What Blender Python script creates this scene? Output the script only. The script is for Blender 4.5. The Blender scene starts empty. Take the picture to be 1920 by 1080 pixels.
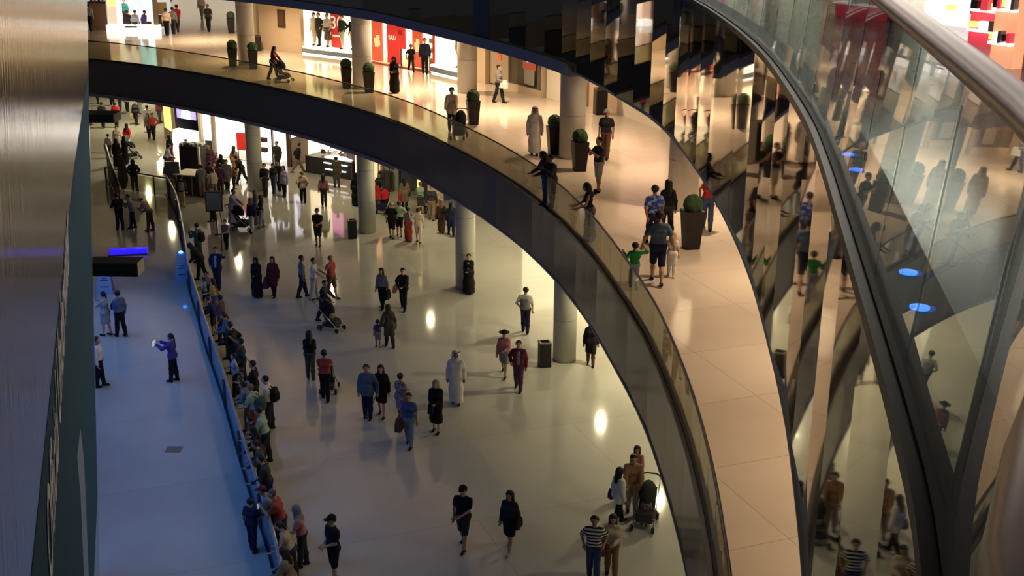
import bpy, math, random
import numpy as np
from mathutils import Vector, Matrix

random.seed(7)
rng = np.random.default_rng(7)
SC = bpy.context.scene
COL = SC.collection
R = math.radians

# ------------------------------------------------------------------ camera
Z1, Z2, ZC = 6.58, 14.0, 22.5          # first gallery floor, second gallery floor, roof over the void
SOFF1, SOFF2 = 4.68, 11.4              # undersides of the two galleries
cam_d = bpy.data.cameras.new('camera')
cam = bpy.data.objects.new('camera', cam_d)
COL.objects.link(cam)
cam.location = (0, 0, 15.817)
cam_d.sensor_width = 36.0
cam_d.lens = 36.0 * 2300.7 / 1920.0
cam_d.clip_start = 0.05
cam_d.clip_end = 400
_f = Vector((0, math.cos(0.31717), -math.sin(0.31717)))
_r = Vector((1, 0, 0)); _u = _r.cross(_f)
_ro = 0.00952
r2 = _r * math.cos(_ro) + _u * math.sin(_ro)
u2 = -_r * math.sin(_ro) + _u * math.cos(_ro)
cam.matrix_world = Matrix(((r2.x, u2.x, -_f.x, 0), (r2.y, u2.y, -_f.y, 0), (r2.z, u2.z, -_f.z, 15.817), (0, 0, 0, 1)))
SC.camera = cam
SC.view_settings.view_transform = 'Standard'
SC.view_settings.look = 'None'
SC.view_settings.gamma = 1.0
SC.view_settings.use_curve_mapping = False
SC.view_settings.exposure = 0.0
SC.cycles.use_denoising = True
SC.cycles.max_bounces = 8
SC.cycles.glossy_bounces = 4
SC.cycles.diffuse_bounces = 3
SC.cycles.transparent_max_bounces = 12
SC.cycles.sample_clamp_indirect = 6.0
SC.cycles.caustics_reflective = False
SC.cycles.caustics_refractive = False

# ------------------------------------------------------------------ world and the mall's lights
W = bpy.data.worlds.new('dusk_world'); SC.world = W
W.use_nodes = True
W.node_tree.nodes['Background'].inputs[0].default_value = (0.55, 0.6, 0.75, 1)
W.node_tree.nodes['Background'].inputs[1].default_value = 0.06


def lamp(name, loc, power, color, size=1.0, sy=None, rot=(0, 0, 0), shape=None, spread=None):
    d = bpy.data.lights.new(name, 'AREA')
    d.energy = power; d.color = color; d.size = size
    d.shape = shape or ('RECTANGLE' if sy else 'DISK')
    if sy: d.size_y = sy
    if spread: d.spread = R(spread)
    o = bpy.data.objects.new(name, d); COL.objects.link(o)
    o.location = loc; o.rotation_euler = rot
    return o


WARM = (1.0, 0.73, 0.47); CREAM = (1.0, 0.88, 0.53); COOLW = (0.86, 0.9, 1.0); BLUE = (0.12, 0.36, 1.0)
# downlights in the soffit over the first gallery (warm, getting dimmer towards the camera)
for (x, y, p) in ((-24, 84, 380), (-19, 76, 420), (-14.5, 68, 400), (-9.5, 63, 420), (-4.5, 58, 420), (-0.5, 52, 420),
                  (2.6, 46, 270), (4.6, 41, 175), (5.8, 35, 190), (6.4, 29, 170), (6.6, 23.5, 130), (6.5, 18.5, 105), (6.2, 14, 85), (6, 9, 60)):
    lamp('gallery_downlight', (x, y, SOFF2 - 0.12), p, WARM, 0.26, spread=120)
# downlights under the first gallery, over the ground floor
for (x, y, p) in ((-27, 92, 420), (-25, 82, 380), (-21, 73, 230), (-15.5, 66.5, 150), (-9.5, 62, 120), (-4, 57, 120), (0.5, 51, 170), (3.6, 45, 330),
                  (5.2, 38.5, 300), (5.6, 32, 130), (5.8, 26, 55), (6.0, 20, 30)):
    lamp('arcade_downlight', (x, y, SOFF1 - 0.12), p, CREAM, 0.24)
# dim general light in the roof of the void
lamp('void_light', (-6, 40, ZC - 0.4), 80, (1.0, 0.90, 0.80), 9, 16)
lamp('void_light', (-9, 62, ZC - 0.4), 130, (1.0, 0.86, 0.70), 9, 9)
# blue glow of the aquarium wall on the left, low over the floor beside it
lamp('aquarium_glow', (-15.2, 37.0, 5.5), 480, BLUE, 2.2, 18, (0, R(-30), R(20.5)), spread=95)
lamp('aquarium_glow', (-8.6, 22.0, 6.5), 250, BLUE, 2.0, 10, (0, R(-24), R(19)), spread=95)
# second gallery lights, deep inside its shops
lamp('upper_light', (8.8, 17, 18.2), 200, (1.0, 0.88, 0.82), 5, 8)
lamp('upper_light', (6.5, 25, 18.2), 1500, (1.0, 0.88, 0.75), 6, 8)
lamp('upper_light', (3, 38, 18.2), 1300, (1.0, 0.88, 0.75), 6, 8)

# ------------------------------------------------------------------ materials
MATS = {}


def mat(name, color, rough=0.6, metal=0.0, spec=0.5, emit=None, es=1.0, noise=0.0, nscale=6.0):
    if name in MATS: return MATS[name]
    m = bpy.data.materials.new(name); m.use_nodes = True
    nt = m.node_tree; b = nt.nodes['Principled BSDF']
    b.inputs['Base Color'].default_value = (*color, 1)
    b.inputs['Roughness'].default_value = rough
    b.inputs['Metallic'].default_value = metal
    b.inputs['Specular IOR Level'].default_value = spec
    if emit:
        b.inputs['Emission Color'].default_value = (*emit, 1)
        b.inputs['Emission Strength'].default_value = es
    if noise:
        tc = nt.nodes.new('ShaderNodeTexCoord'); n = nt.nodes.new('ShaderNodeTexNoise')
        n.inputs['Scale'].default_value = nscale
        mx = nt.nodes.new('ShaderNodeMix'); mx.data_type = 'RGBA'; mx.blend_type = 'MULTIPLY'
        mx.inputs['Factor'].default_value = noise
        mx.inputs[6].default_value = (*color, 1)
        nt.links.new(tc.outputs['Object'], n.inputs['Vector'])
        nt.links.new(n.outputs['Fac'], mx.inputs[7])
        nt.links.new(mx.outputs[2], b.inputs['Base Color'])
    m.diffuse_color = (*color, 1)
    MATS[name] = m
    return m


def tiled(name, c1, c2, joint, size, rough, spec=0.5, rot=0.0, off=0.5, shift=0.0):
    m = bpy.data.materials.new(name); m.use_nodes = True
    nt = m.node_tree; b = nt.nodes['Principled BSDF']
    tc = nt.nodes.new('ShaderNodeTexCoord'); mp = nt.nodes.new('ShaderNodeMapping')
    mp.inputs['Rotation'].default_value[2] = rot; mp.inputs['Location'].default_value[1] = shift
    br = nt.nodes.new('ShaderNodeTexBrick')
    br.offset = off
    br.inputs['Color1'].default_value = (*c1, 1); br.inputs['Color2'].default_value = (*c2, 1)
    br.inputs['Mortar'].default_value = (*joint, 1)
    br.inputs['Scale'].default_value = 1.0
    br.inputs['Mortar Size'].default_value = 0.006
    br.inputs['Mortar Smooth'].default_value = 0.0
    br.inputs['Brick Width'].default_value = size[0]; br.inputs['Row Height'].default_value = size[1]
    ns = nt.nodes.new('ShaderNodeTexNoise'); ns.inputs['Scale'].default_value = 0.7; ns.inputs['Detail'].default_value = 4
    mx = nt.nodes.new('ShaderNodeMix'); mx.data_type = 'RGBA'; mx.blend_type = 'MULTIPLY'; mx.inputs['Factor'].default_value = 0.18
    nt.links.new(tc.outputs['Object'], mp.inputs[0]); nt.links.new(mp.outputs[0], br.inputs['Vector'])
    nt.links.new(tc.outputs['Object'], ns.inputs['Vector'])
    nt.links.new(br.outputs['Color'], mx.inputs[6]); nt.links.new(ns.outputs['Fac'], mx.inputs[7])
    nt.links.new(mx.outputs[2], b.inputs['Base Color'])
    b.inputs['Roughness'].default_value = rough
    b.inputs['Specular IOR Level'].default_value = spec
    MATS[name] = m
    return m


def glass(name, tint, ior=1.5, rough=0.01, milk=0.0, milkc=(0.6, 0.6, 0.45)):
    m = bpy.data.materials.new(name); m.use_nodes = True
    nt = m.node_tree
    for n in list(nt.nodes):
        if n.type != 'OUTPUT_MATERIAL': nt.nodes.remove(n)
    out = [n for n in nt.nodes if n.type == 'OUTPUT_MATERIAL'][0]
    tr = nt.nodes.new('ShaderNodeBsdfTransparent'); tr.inputs[0].default_value = (*tint, 1)
    gl = nt.nodes.new('ShaderNodeBsdfGlossy'); gl.inputs['Roughness'].default_value = rough
    fr = nt.nodes.new('ShaderNodeFresnel')
    ge = nt.nodes.new('ShaderNodeNewGeometry'); mr = nt.nodes.new('ShaderNodeMapRange')   # same reflectance on both faces of the thin pane
    mr.inputs[3].default_value = ior; mr.inputs[4].default_value = 1.0 / ior
    nt.links.new(ge.outputs['Backfacing'], mr.inputs[0]); nt.links.new(mr.outputs[0], fr.inputs[0])
    mx = nt.nodes.new('ShaderNodeMixShader')
    nt.links.new(fr.outputs[0], mx.inputs[0])
    if milk:
        df = nt.nodes.new('ShaderNodeBsdfDiffuse'); df.inputs[0].default_value = (*milkc, 1)
        m2 = nt.nodes.new('ShaderNodeMixShader'); m2.inputs[0].default_value = milk
        nt.links.new(tr.outputs[0], m2.inputs[1]); nt.links.new(df.outputs[0], m2.inputs[2])
        nt.links.new(m2.outputs[0], mx.inputs[1])
    else:
        nt.links.new(tr.outputs[0], mx.inputs[1])
    nt.links.new(gl.outputs[0], mx.inputs[2]); nt.links.new(mx.outputs[0], out.inputs[0])
    MATS[name] = m
    return m


def pattern(name, kind, c1, c2, scale=8.0):
    m = bpy.data.materials.new(name); m.use_nodes = True
    nt = m.node_tree; b = nt.nodes['Principled BSDF']; b.inputs['Roughness'].default_value = 0.85
    tc = nt.nodes.new('ShaderNodeTexCoord')
    rp = nt.nodes.new('ShaderNodeValToRGB'); rp.color_ramp.interpolation = 'CONSTANT'
    rp.color_ramp.elements[0].color = (*c1, 1); rp.color_ramp.elements[1].color = (*c2, 1); rp.color_ramp.elements[1].position = 0.52
    if kind == 'stripes':
        t = nt.nodes.new('ShaderNodeTexWave'); t.bands_direction = 'Z'; t.inputs['Scale'].default_value = scale
    elif kind == 'plaid':
        t = nt.nodes.new('ShaderNodeTexChecker'); t.inputs['Scale'].default_value = scale
    else:
        t = nt.nodes.new('ShaderNodeTexNoise'); t.inputs['Scale'].default_value = scale
    nt.links.new(tc.outputs['Object'], t.inputs['Vector'])
    nt.links.new(t.outputs['Fac'], rp.inputs[0]); nt.links.new(rp.outputs[0], b.inputs['Base Color'])
    MATS[name] = m
    return m


CLOTH = dict(black=(.012, .012, .014), charcoal=(.035, .036, .04), navy=(.015, .022, .06), blue=(.06, .11, .26), slate=(.09, .14, .24), sky=(.30, .42, .62),
             royal=(.04, .08, .42), purple=(.07, .05, .26), white=(.72, .70, .68), cream=(.62, .52, .40), beige=(.45, .35, .25), khaki=(.26, .19, .12), brown=(.10, .055, .035),
             tan=(.32, .18, .10), grey=(.20, .20, .21), lgrey=(.42, .42, .44), maroon=(.13, .02, .035), plum=(.10, .04, .08), red=(.55, .025, .03), brick=(.35, .06, .04), orange=(.55, .10, .04),
             pink=(.60, .22, .25), rose=(.42, .17, .18), mauve=(.22, .13, .18), lavender=(.40, .36, .52), green=(.02, .25, .07), mint=(.34, .46, .33), olive=(.07, .065, .045),
             forest=(.04, .09, .07), teal=(.03, .24, .27), yellow=(.55, .32, .05), jeans=(.06, .09, .17), ljeans=(.20, .26, .36), gold=(.5, .36, .16), silver=(.5, .5, .5))
SKIN = {1: (.58, .36, .26), 2: (.44, .25, .16), 3: (.27, .14, .085), 4: (.12, .06, .04)}
HAIR = dict(black=(.010, .009, .009), brown=(.026, .015, .010), blonde=(.36, .24, .12), ginger=(.22, .10, .05), grey=(.25, .24, .23), tan=(.30, .22, .15))


def cloth(c):
    if c in MATS: return MATS[c]
    return mat('cloth_' + c, CLOTH[c], 0.85, spec=0.2, noise=0.25, nscale=9)


pattern('stripes', 'stripes', (.012, .012, .016), (.75, .73, .70), 3.9)
pattern('floral', 'noise', (.16, .10, .12), (.45, .36, .36), 22)
pattern('bluefloral', 'noise', (.02, .04, .22), (.20, .28, .55), 14)
pattern('plaid', 'plaid', (.14, .10, .09), (.25, .19, .17), 20)
pattern('darkprint', 'noise', (.03, .03, .035), (.20, .15, .14), 20)

# ------------------------------------------------------------------ geometry helpers
def link(name, verts, faces, m, parent=None, smooth=False, loc=None):
    me = bpy.data.meshes.new(name)
    me.from_pydata([tuple(v) for v in verts], [], faces)
    for q in (m if isinstance(m, (list, tuple)) else [m]): me.materials.append(q)
    if smooth: me.polygons.foreach_set('use_smooth', [True] * len(me.polygons))
    me.update()
    o = bpy.data.objects.new(name, me); COL.objects.link(o)
    if parent: o.parent = parent
    if loc: o.location = loc
    return o


def tag(o, label=None, cat=None, group=None, kind=None):
    if label: o['label'] = label
    if cat: o['category'] = cat
    if group: o['group'] = group
    if kind: o['kind'] = kind
    return o


def empty(name, loc, rz=0.0):
    o = bpy.data.objects.new(name, None); COL.objects.link(o)
    o.empty_display_size = 0.2
    o.location = loc; o.rotation_euler = (0, 0, rz)
    return o


class MB:
    """collects shapes for one mesh object"""
    def __init__(s): s.v = []; s.f = []
    def add(s, v, f):
        n = len(s.v); s.v += [tuple(p) for p in v]; s.f += [tuple(i + n for i in q) for q in f]
        return s
    def box(s, c, d, rz=0.0, bev=0.0):
        x, y, z = d[0] / 2, d[1] / 2, d[2] / 2
        ca, sa = math.cos(rz), math.sin(rz)
        if bev > 0:
            b = min(bev, x * .9, y * .9)
            ring = [(-x + b, -y), (x - b, -y), (x, -y + b), (x, y - b), (x - b, y), (-x + b, y), (-x, y - b), (-x, -y + b)]
        else:
            ring = [(-x, -y), (x, -y), (x, y), (-x, y)]
        n = len(ring); P = []
        for zz in (-z, z):
            for (a, b2) in ring: P.append((c[0] + ca * a - sa * b2, c[1] + sa * a + ca * b2, c[2] + zz))
        F = [tuple(range(n))[::-1], tuple(range(n, 2 * n))] + [(i, (i + 1) % n, n + (i + 1) % n, n + i) for i in range(n)]
        return s.add(P, F)
    def prism(s, outline, z0, z1):
        n = len(outline)
        P = [(a, b, z0) for a, b in outline] + [(a, b, z1) for a, b in outline]
        F = [tuple(range(n))[::-1], tuple(range(n, 2 * n))] + [(i, (i + 1) % n, n + (i + 1) % n, n + i) for i in range(n)]
        return s.add(P, F)
    def quad(s, a, b, c, d): return s.add([a, b, c, d], [(0, 1, 2, 3)])
    def tube(s, pts, r, n=6, closed=False):
        pts = [Vector(p) for p in pts]; m = len(pts)
        rr = r if isinstance(r, (list, tuple)) else [r] * m
        P = []; F = []; up = None
        for i, p in enumerate(pts):
            a = pts[(i - 1) % m] if (closed or i > 0) else p
            b = pts[(i + 1) % m] if (closed or i < m - 1) else p
            t = (b - a).normalized()
            if up is None:
                up = Vector((0, 0, 1)) if abs(t.z) < .9 else Vector((1, 0, 0))
            x = t.cross(up); x = x.normalized() if x.length > 1e-6 else t.orthogonal().normalized()
            up = x.cross(t).normalized()
            for k in range(n):
                an = 2 * math.pi * k / n
                P.append(p + (x * math.cos(an) + up * math.sin(an)) * rr[i])
        for i in range(m if closed else m - 1):
            j = (i + 1) % m
            for k in range(n):
                F.append((i * n + k, i * n + (k + 1) % n, j * n + (k + 1) % n, j * n + k))
        if not closed:
            F.append(tuple(range(n))[::-1]); F.append(tuple(range((m - 1) * n, m * n)))
        return s.add(P, F)
    def lathe(s, prof, n=24, c=(0, 0, 0)):
        P = []; F = []
        for (r, z) in prof:
            for k in range(n):
                an = 2 * math.pi * k / n
                P.append((c[0] + r * math.cos(an), c[1] + r * math.sin(an), c[2] + z))
        for i in range(len(prof) - 1):
            for k in range(n):
                F.append((i * n + k, i * n + (k + 1) % n, (i + 1) * n + (k + 1) % n, (i + 1) * n + k))
        F.append(tuple(range(n))[::-1]); F.append(tuple(range((len(prof) - 1) * n, len(prof) * n)))
        return s.add(P, F)
    def build(s, name, m, parent=None, smooth=False, loc=None): return link(name, s.v, s.f, m, parent, smooth, loc)


def words_on(name, txt, m, parent, mw, size, ext=0.004, align='CENTER', width=None, bold=0.0):
    """lettering standing on a surface; mw = world matrix whose x runs along the text and y up"""
    cu = bpy.data.curves.new(name, 'FONT'); cu.body = txt; cu.size = size; cu.extrude = ext
    cu.align_x = align; cu.align_y = 'CENTER'
    cu.offset = bold
    tmp = bpy.data.objects.new(name + '_outline', cu); COL.objects.link(tmp)
    bpy.context.view_layer.update()
    me = bpy.data.meshes.new_from_object(tmp.evaluated_get(bpy.context.evaluated_depsgraph_get()))
    bpy.data.objects.remove(tmp); bpy.data.curves.remove(cu)
    me.name = name; me.materials.clear(); me.materials.append(m)
    if width:
        xs = [v.co.x for v in me.vertices]; k = width / (max(xs) - min(xs))
        for v in me.vertices: v.co.x *= k
    o = bpy.data.objects.new(name, me); COL.objects.link(o)
    if parent:
        o.parent = parent
        o.matrix_parent_inverse = parent_matrix(parent).inverted()
    o.matrix_world = mw
    return o


def parent_matrix(p):
    return Matrix.LocRotScale(p.location, p.rotation_euler, p.scale)


def smooth_line(pts, step=0.4):
    P = [np.array(p, float) for p in pts]; P = [2 * P[0] - P[1]] + P + [2 * P[-1] - P[-2]]
    out = []
    for i in range(1, len(P) - 2):
        a, b, c, d = P[i - 1], P[i], P[i + 1], P[i + 2]
        n = max(2, int(np.linalg.norm(c - b) / step))
        for k in range(n):
            t = k / n
            out.append(0.5 * ((2 * b) + (-a + c) * t + (2 * a - 5 * b + 4 * c - d) * t * t + (-a + 3 * b - 3 * c + d) * t ** 3))
    out.append(P[-2])
    out = np.array(out)
    seg = np.r_[0, np.cumsum(np.linalg.norm(np.diff(out, axis=0), axis=1))]
    n = int(seg[-1] / step) + 1
    q = np.linspace(0, seg[-1], n)
    return np.stack([np.interp(q, seg, out[:, 0]), np.interp(q, seg, out[:, 1])], 1)


def offset(line, d):
    t = np.gradient(line, axis=0); t /= np.linalg.norm(t, axis=1)[:, None]
    return line + np.stack([-t[:, 1], t[:, 0]], 1) * d


def ribbon(mb, la, za, lb, zb):
    n = len(la)
    P = [(*la[i], za) for i in range(n)] + [(*lb[i], zb) for i in range(n)]
    F = [(i, i + 1, n + i + 1, n + i) for i in range(n - 1)]
    return mb.add(P, F)


def sweep(mb, line, prof):
    """closed profile of (offset, z) points swept along a plan line"""
    L = [offset(line, a) for a, z in prof]; m = len(prof); n = len(line)
    P = []
    for i in range(n):
        for k in range(m): P.append((L[k][i][0], L[k][i][1], prof[k][1]))
    F = []
    for i in range(n - 1):
        for k in range(m):
            F.append((i * m + k, (i + 1) * m + k, (i + 1) * m + (k + 1) % m, i * m + (k + 1) % m))
    F.append(tuple(range(m))); F.append(tuple(range((n - 1) * m, n * m))[::-1])
    return mb.add(P, F)

# ------------------------------------------------------------------ setting: floors, galleries, walls
tiled('floor_marble', (.50, .475, .43), (.47, .445, .40), (.30, .28, .26), (9.5, 4.75), 0.07, rot=R(-21), shift=1.45)
tiled('gallery_marble', (.60, .52, .43), (.57, .49, .40), (.34, .28, .23), (2.43, 2.43), 0.09, rot=R(-21), off=0.0, shift=.89)
tiled('upper_stone', (.45, .41, .37), (.42, .38, .34), (.2, .2, .2), (1.2, 1.2), 0.15)
mat('slab_white', (.55, .52, .48), 0.8)
mat('slab_dark', (.02, .02, .022), 0.7)
mat('fascia_black', (.15, .15, .155), 0.14, metal=0.3)
mat('fascia_reflection', (.06, .095, .15), 0.25, metal=0.3)  # reflection of the blue pier, put into the panel colour
mat('mirror_bronze', (.37, .325, .27), 0.025, metal=1.0)
mat('lip_grey', (.26, .29, .34), 0.5, metal=0.2)
mat('steel', (.14, .12, .122), 0.33, metal=1.0)
mat('dark_steel', (.10, .095, .09), 0.3, metal=1.0)
mat('ledge_steel', (.022, .032, .05), 0.4, spec=.12)
mat('groove', (.006, .006, .008), 0.6)
mat('stone_column', (.45, .44, .40), 0.45)
mat('joint', (.22, .20, .17), 0.7)
mat('roof', (.10, .09, .085), 0.9)
mat('blue_wall', (.16, .24, .36), 0.5)
glass('glass_gallery', (.90, .89, .76), 1.22, milk=0.20, milkc=(.68, .66, .42))
glass('glass_upper', (.70, .77, .75), 1.8)
glass('glass_shop', (.95, .96, .94), 1.3)

link('floor', [(-70, -12, 0), (40, -12, 0), (40, 135, 0), (-70, 135, 0)], [(0, 1, 2, 3)], MATS['floor_marble'])['kind'] = 'structure'

E1 = smooth_line([(-40, 70.2), (-34, 69.9), (-27.5, 68.8), (-22.8, 67.2), (-18.2, 64.3), (-13.3, 60.0), (-8.8, 55.2), (-5.0, 50.0), (-2.25, 44.6), (-0.1, 39.4),
                  (1.15, 35.3), (2.0, 31.4), (2.5, 28), (2.85, 25), (3.0, 22.5), (3.05, 19.8), (3.0, 17.4), (2.85, 15), (2.5, 11.5), (1.9, 8), (1.0, 4), (0, 0), (-2, -6)])
E2 = smooth_line([(-24, 59.5), (-18.5, 56.2), (-14, 53.0), (-10.14, 49.78), (-8.26, 47.9), (-5.2, 44.3), (-2.79, 40.15), (-.45, 35.7), (1.06, 32.2), (1.76, 29.7),
                  (2.43, 26.4), (2.8, 24.3), (2.97, 22.0), (3.03, 19.3), (2.98, 16.4), (2.85, 14.0), (2.66, 12.0), (2.42, 9.92), (2.17, 8.3), (1.98, 7.2),
                  (1.43, 4.1), (1.22, 3.1), (0.98, 2.3), (0.62, 1.6), (.36, 1.1), (.22, .6), (.14, .1), (.10, -.6), (.2, -2.5)], 0.3)


def poly(line, extra): return [tuple(p) for p in line] + extra


b = MB().prism(poly(offset(E1, .10), [(34, -6), (34, 130), (-62, 130), (-62, 70)]), SOFF1, Z1)
o = b.build('floor_gallery_slab', [MATS['slab_white'], MATS['gallery_marble']]); tag(o, kind='structure')
o.data.polygons[1].material_index = 1
b = MB().prism(poly(offset(E2, .12), [(34, -2.5), (34, 130), (-62, 130), (-62, 62)]), SOFF2, Z2)
o = b.build('floor_upper_slab', [MATS['slab_white'], MATS['upper_stone']]); tag(o, kind='structure')
o.data.polygons[1].material_index = 1

# ceiling over the void with pale wavy coves
tag(MB().box((-12, 55, ZC + .2), (110, 150, .4)).build('ceiling', MATS['roof']), kind='structure')

# first gallery fascia: flat dark gloss panels, one coloured grey-blue as a painted reflection
def panels(line, step, jit):
    a = line[::step]; b = offset(line, 1.0)[::step] - a
    q = a + b * (rng.uniform(-jit, jit, len(a)))[:, None]
    return [(q[i], q[i + 1]) for i in range(len(q) - 1)]


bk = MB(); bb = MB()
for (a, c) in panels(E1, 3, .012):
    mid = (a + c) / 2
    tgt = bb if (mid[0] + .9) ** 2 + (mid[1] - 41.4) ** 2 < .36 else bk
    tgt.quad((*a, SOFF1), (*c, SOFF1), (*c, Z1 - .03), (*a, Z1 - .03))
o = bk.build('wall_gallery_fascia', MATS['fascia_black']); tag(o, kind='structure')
o = bb.build('wall_fascia_reflection', MATS['fascia_reflection']); tag(o, kind='structure')
b = MB(); k1 = int(np.argmax(E1[:, 1] < 50)); sweep(b, E1[:k1 + 1], [(-.10, SOFF1 - .10), (.25, SOFF1 - .10), (.25, SOFF1 + .02), (-.10, SOFF1 + .06)])
sweep(b, E1[k1:], [(-.02, SOFF1 - .04), (.15, SOFF1 - .04), (.15, SOFF1 + .02), (-.02, SOFF1 + .02)])
tag(b.build('trim_1', MATS['lip_grey']), kind='structure')
b = MB(); sweep(b, E1, [(-.05, Z1 - .05), (.16, Z1 - .05), (.16, Z1 + .02), (-.05, Z1 + .02)])
tag(b.build('trim_2', MATS['dark_steel']), kind='structure')

# second gallery fascia: bronze mirror facets, with a blue reflection painted in
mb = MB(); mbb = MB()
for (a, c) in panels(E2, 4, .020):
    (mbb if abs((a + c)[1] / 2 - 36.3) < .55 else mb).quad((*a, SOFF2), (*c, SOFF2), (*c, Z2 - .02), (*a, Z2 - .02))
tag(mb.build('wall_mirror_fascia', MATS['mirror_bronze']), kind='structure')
tag(mbb.build('wall_mirror_reflection', MATS['fascia_reflection']), kind='structure')
b = MB(); k2 = int(np.argmax(E2[:, 1] < 31.2)); sweep(b, E2[:k2 + 1], [(-.12, SOFF2 - .14), (.28, SOFF2 - .14), (.28, SOFF2 + .02), (-.12, SOFF2 + .16)])
sweep(b, E2[k2:], [(-.015, SOFF2 - .03), (.12, SOFF2 - .03), (.12, SOFF2 + .02), (-.015, SOFF2 + .02)])
tag(b.build('trim_3', MATS['lip_grey']), kind='structure')
b = MB(); sweep(b, E2, [(-.05, Z2 - .04), (.0, Z2 - .04), (.0, Z2 + .035), (-.05, Z2 + .035)])
tag(b.build('trim_4', MATS['ledge_steel']), kind='structure')
b = MB(); sweep(b, E2, [(.075, Z2 - .02), (.34, Z2 - .02), (.34, Z2 + .03), (.075, Z2 + .03)])
tag(b.build('trim_5', MATS['ledge_steel']), kind='structure')

# balustrades
def balustrade(name, label, line, z, h, off, step, gm, rail_r, rail_m, skip=0, top=None):
    root = empty(name, (float(line[len(line) // 2][0]), float(line[len(line) // 2][1]), z))
    tag(root, label, 'balustrade')
    L = offset(line, off); LT = L if top is None else offset(line, top); LG = L if top is None else offset(line, off + (top - off) * .8); base = np.array(root.location)
    def loc(p, zz): return (p[0] - base[0], p[1] - base[1], zz - base[2])
    MB().tube([loc(p, z + h) for p in LT], rail_r, 14).build('handrail', rail_m, root, smooth=True)
    ch = MB()
    for i in range(len(L) - 1):
        pass
    Lb = L - base[:2]
    sweep(ch, Lb, [(-.035, -.02), (.035, -.02), (.035, .05), (-.035, .05)])
    ch.build('base_channel', MATS['groove'], root)
    for i in range(skip, len(L) - step, step):
        a, c, at, ct = L[i], L[i + step], LG[i], LG[i + step]
        t = (c - a) / np.linalg.norm(c - a); n = np.array([-t[1], t[0]]) * .006
        a = a + t * .008; c = c - t * .008; at = at + t * .008; ct = ct - t * .008
        g = MB()
        P = [loc(q, zz) for zz, u, v in ((z + .02, a, c), (z + h - rail_r * .6, at, ct)) for q in (u - n, v - n, v + n, u + n)]
        g.add(P, [(3, 2, 1, 0), (4, 5, 6, 7), (0, 1, 5, 4), (1, 2, 6, 5), (2, 3, 7, 6), (3, 0, 4, 7)])
        g.build('glass_panel', gm, root)
    return root


balustrade('glass_balustrade', 'curved glass balustrade with thin dark handrail along the first gallery edge', E1, Z1, 1.0, .06, 3, MATS['glass_gallery'], .028, MATS['dark_steel'])
balustrade('glass_balustrade', 'tall glass balustrade with thick brushed steel handrail close to the camera', E2, Z2, 1.2, .038, 4, MATS['glass_upper'], .062, MATS['steel'], skip=40, top=.165)

# blue marker lights let into the strip behind the upper glass
mat('led_blue', (.02, .05, .4), 0.4, emit=(.06, .22, 1.0), es=7.0)
for k, (px, py, pz, tx) in enumerate(((2.30, 8.53, 14, 'fourth from the camera'), (2.23, 8.04, 14, 'third from the camera'), (1.88, 5.74, 14, 'second from the camera'), (1.77, 5.21, 14, 'nearest to camera'))):
    t = MB().lathe([(.045, 0), (.045, .008), (.03, .012)], 16).build('floor_light', [MATS['led_blue']], smooth=False, loc=(px + .06, py, Z2 + .03))
    tag(t, 'blue marker light in upper gallery kerb, ' + tx, 'light', 'blue marker lights along the upper balustrade')

# columns: round stone shafts with drum joints
def column(x, y, z, h, r, label):
    b = MB().lathe([(r, 0), (r, h)], 40)
    o = b.build('column', MATS['stone_column'], smooth=False, loc=(x, y, z))
    me = o.data
    for p in me.polygons:
        if len(p.vertices) == 4: p.use_smooth = True
    j = MB()
    for zz in (.05, 1.55, 3.05, 4.4):
        if zz < h: j.lathe([(r + .004, zz - .008), (r + .004, zz + .008)], 40)
    j.build('joint_ring', MATS['joint'], o)
    tag(o, label, 'column', 'round stone columns')
    o['kind'] = 'structure'


for (x, y, t) in ((-13.92, 64.33, 'round stone ground floor column beside the busy kiosk'), (-6.94, 56.18, 'round stone ground floor column beside four people arm in arm'),
                  (-1.92, 47.78, 'round stone ground floor column with woman in black at its foot'), (1.86, 39.79, 'round stone ground floor column next to the closest litter bin')):
    column(x, y + .4, 0, SOFF1, .41, t)
for (x, y, t) in ((-14.26, 65.61, 'gallery column at far corner with two dark planters'), (-7.19, 57.97, 'gallery column in front of mannequin window'),
                  (-2.19, 57.02, 'gallery column between red shop and closed shop'), (2.09, 42.76, 'gallery column beside green topiary planter and robed man'),
                  (5.11, 35.55, 'closest gallery column, beside tall planter and woman in red top')):
    column(x, y + .42, Z1, SOFF2 - Z1, .46, t)

# big acrylic panel on the left, leaning slightly, with a teal printed band and lettering
PA = Vector((-9.813, 25.756, 0)); PB = Vector((-8.779, 25.741, 13.5))
PU = Vector((.31, -1, 0)).normalized(); PW = (PB - PA) / 13.5
PN = PU.cross(PW).normalized()
if PN.x < 0: PN = -PN
m = mat('brushed_panel', (.38, .37, .38), 0.17, metal=0.95)
nt = m.node_tree; bs = nt.nodes['Principled BSDF']
tc = nt.nodes.new('ShaderNodeTexCoord'); mp = nt.nodes.new('ShaderNodeMapping'); ns = nt.nodes.new('ShaderNodeTexNoise'); bp = nt.nodes.new('ShaderNodeBump')
mp.inputs['Scale'].default_value = (1.2, 6.0, .10); ns.inputs['Scale'].default_value = 2.0; ns.inputs['Detail'].default_value = 3
bp.inputs['Strength'].default_value = .16; bp.inputs['Distance'].default_value = .06
nt.links.new(tc.outputs['Object'], mp.inputs[0]); nt.links.new(mp.outputs[0], ns.inputs['Vector']); nt.links.new(ns.outputs['Fac'], bp.inputs['Height']); nt.links.new(bp.outputs[0], bs.inputs['Normal'])


def on_panel(s, z, out=0.0): return PA + PU * s + PW * z + PN * out


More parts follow.
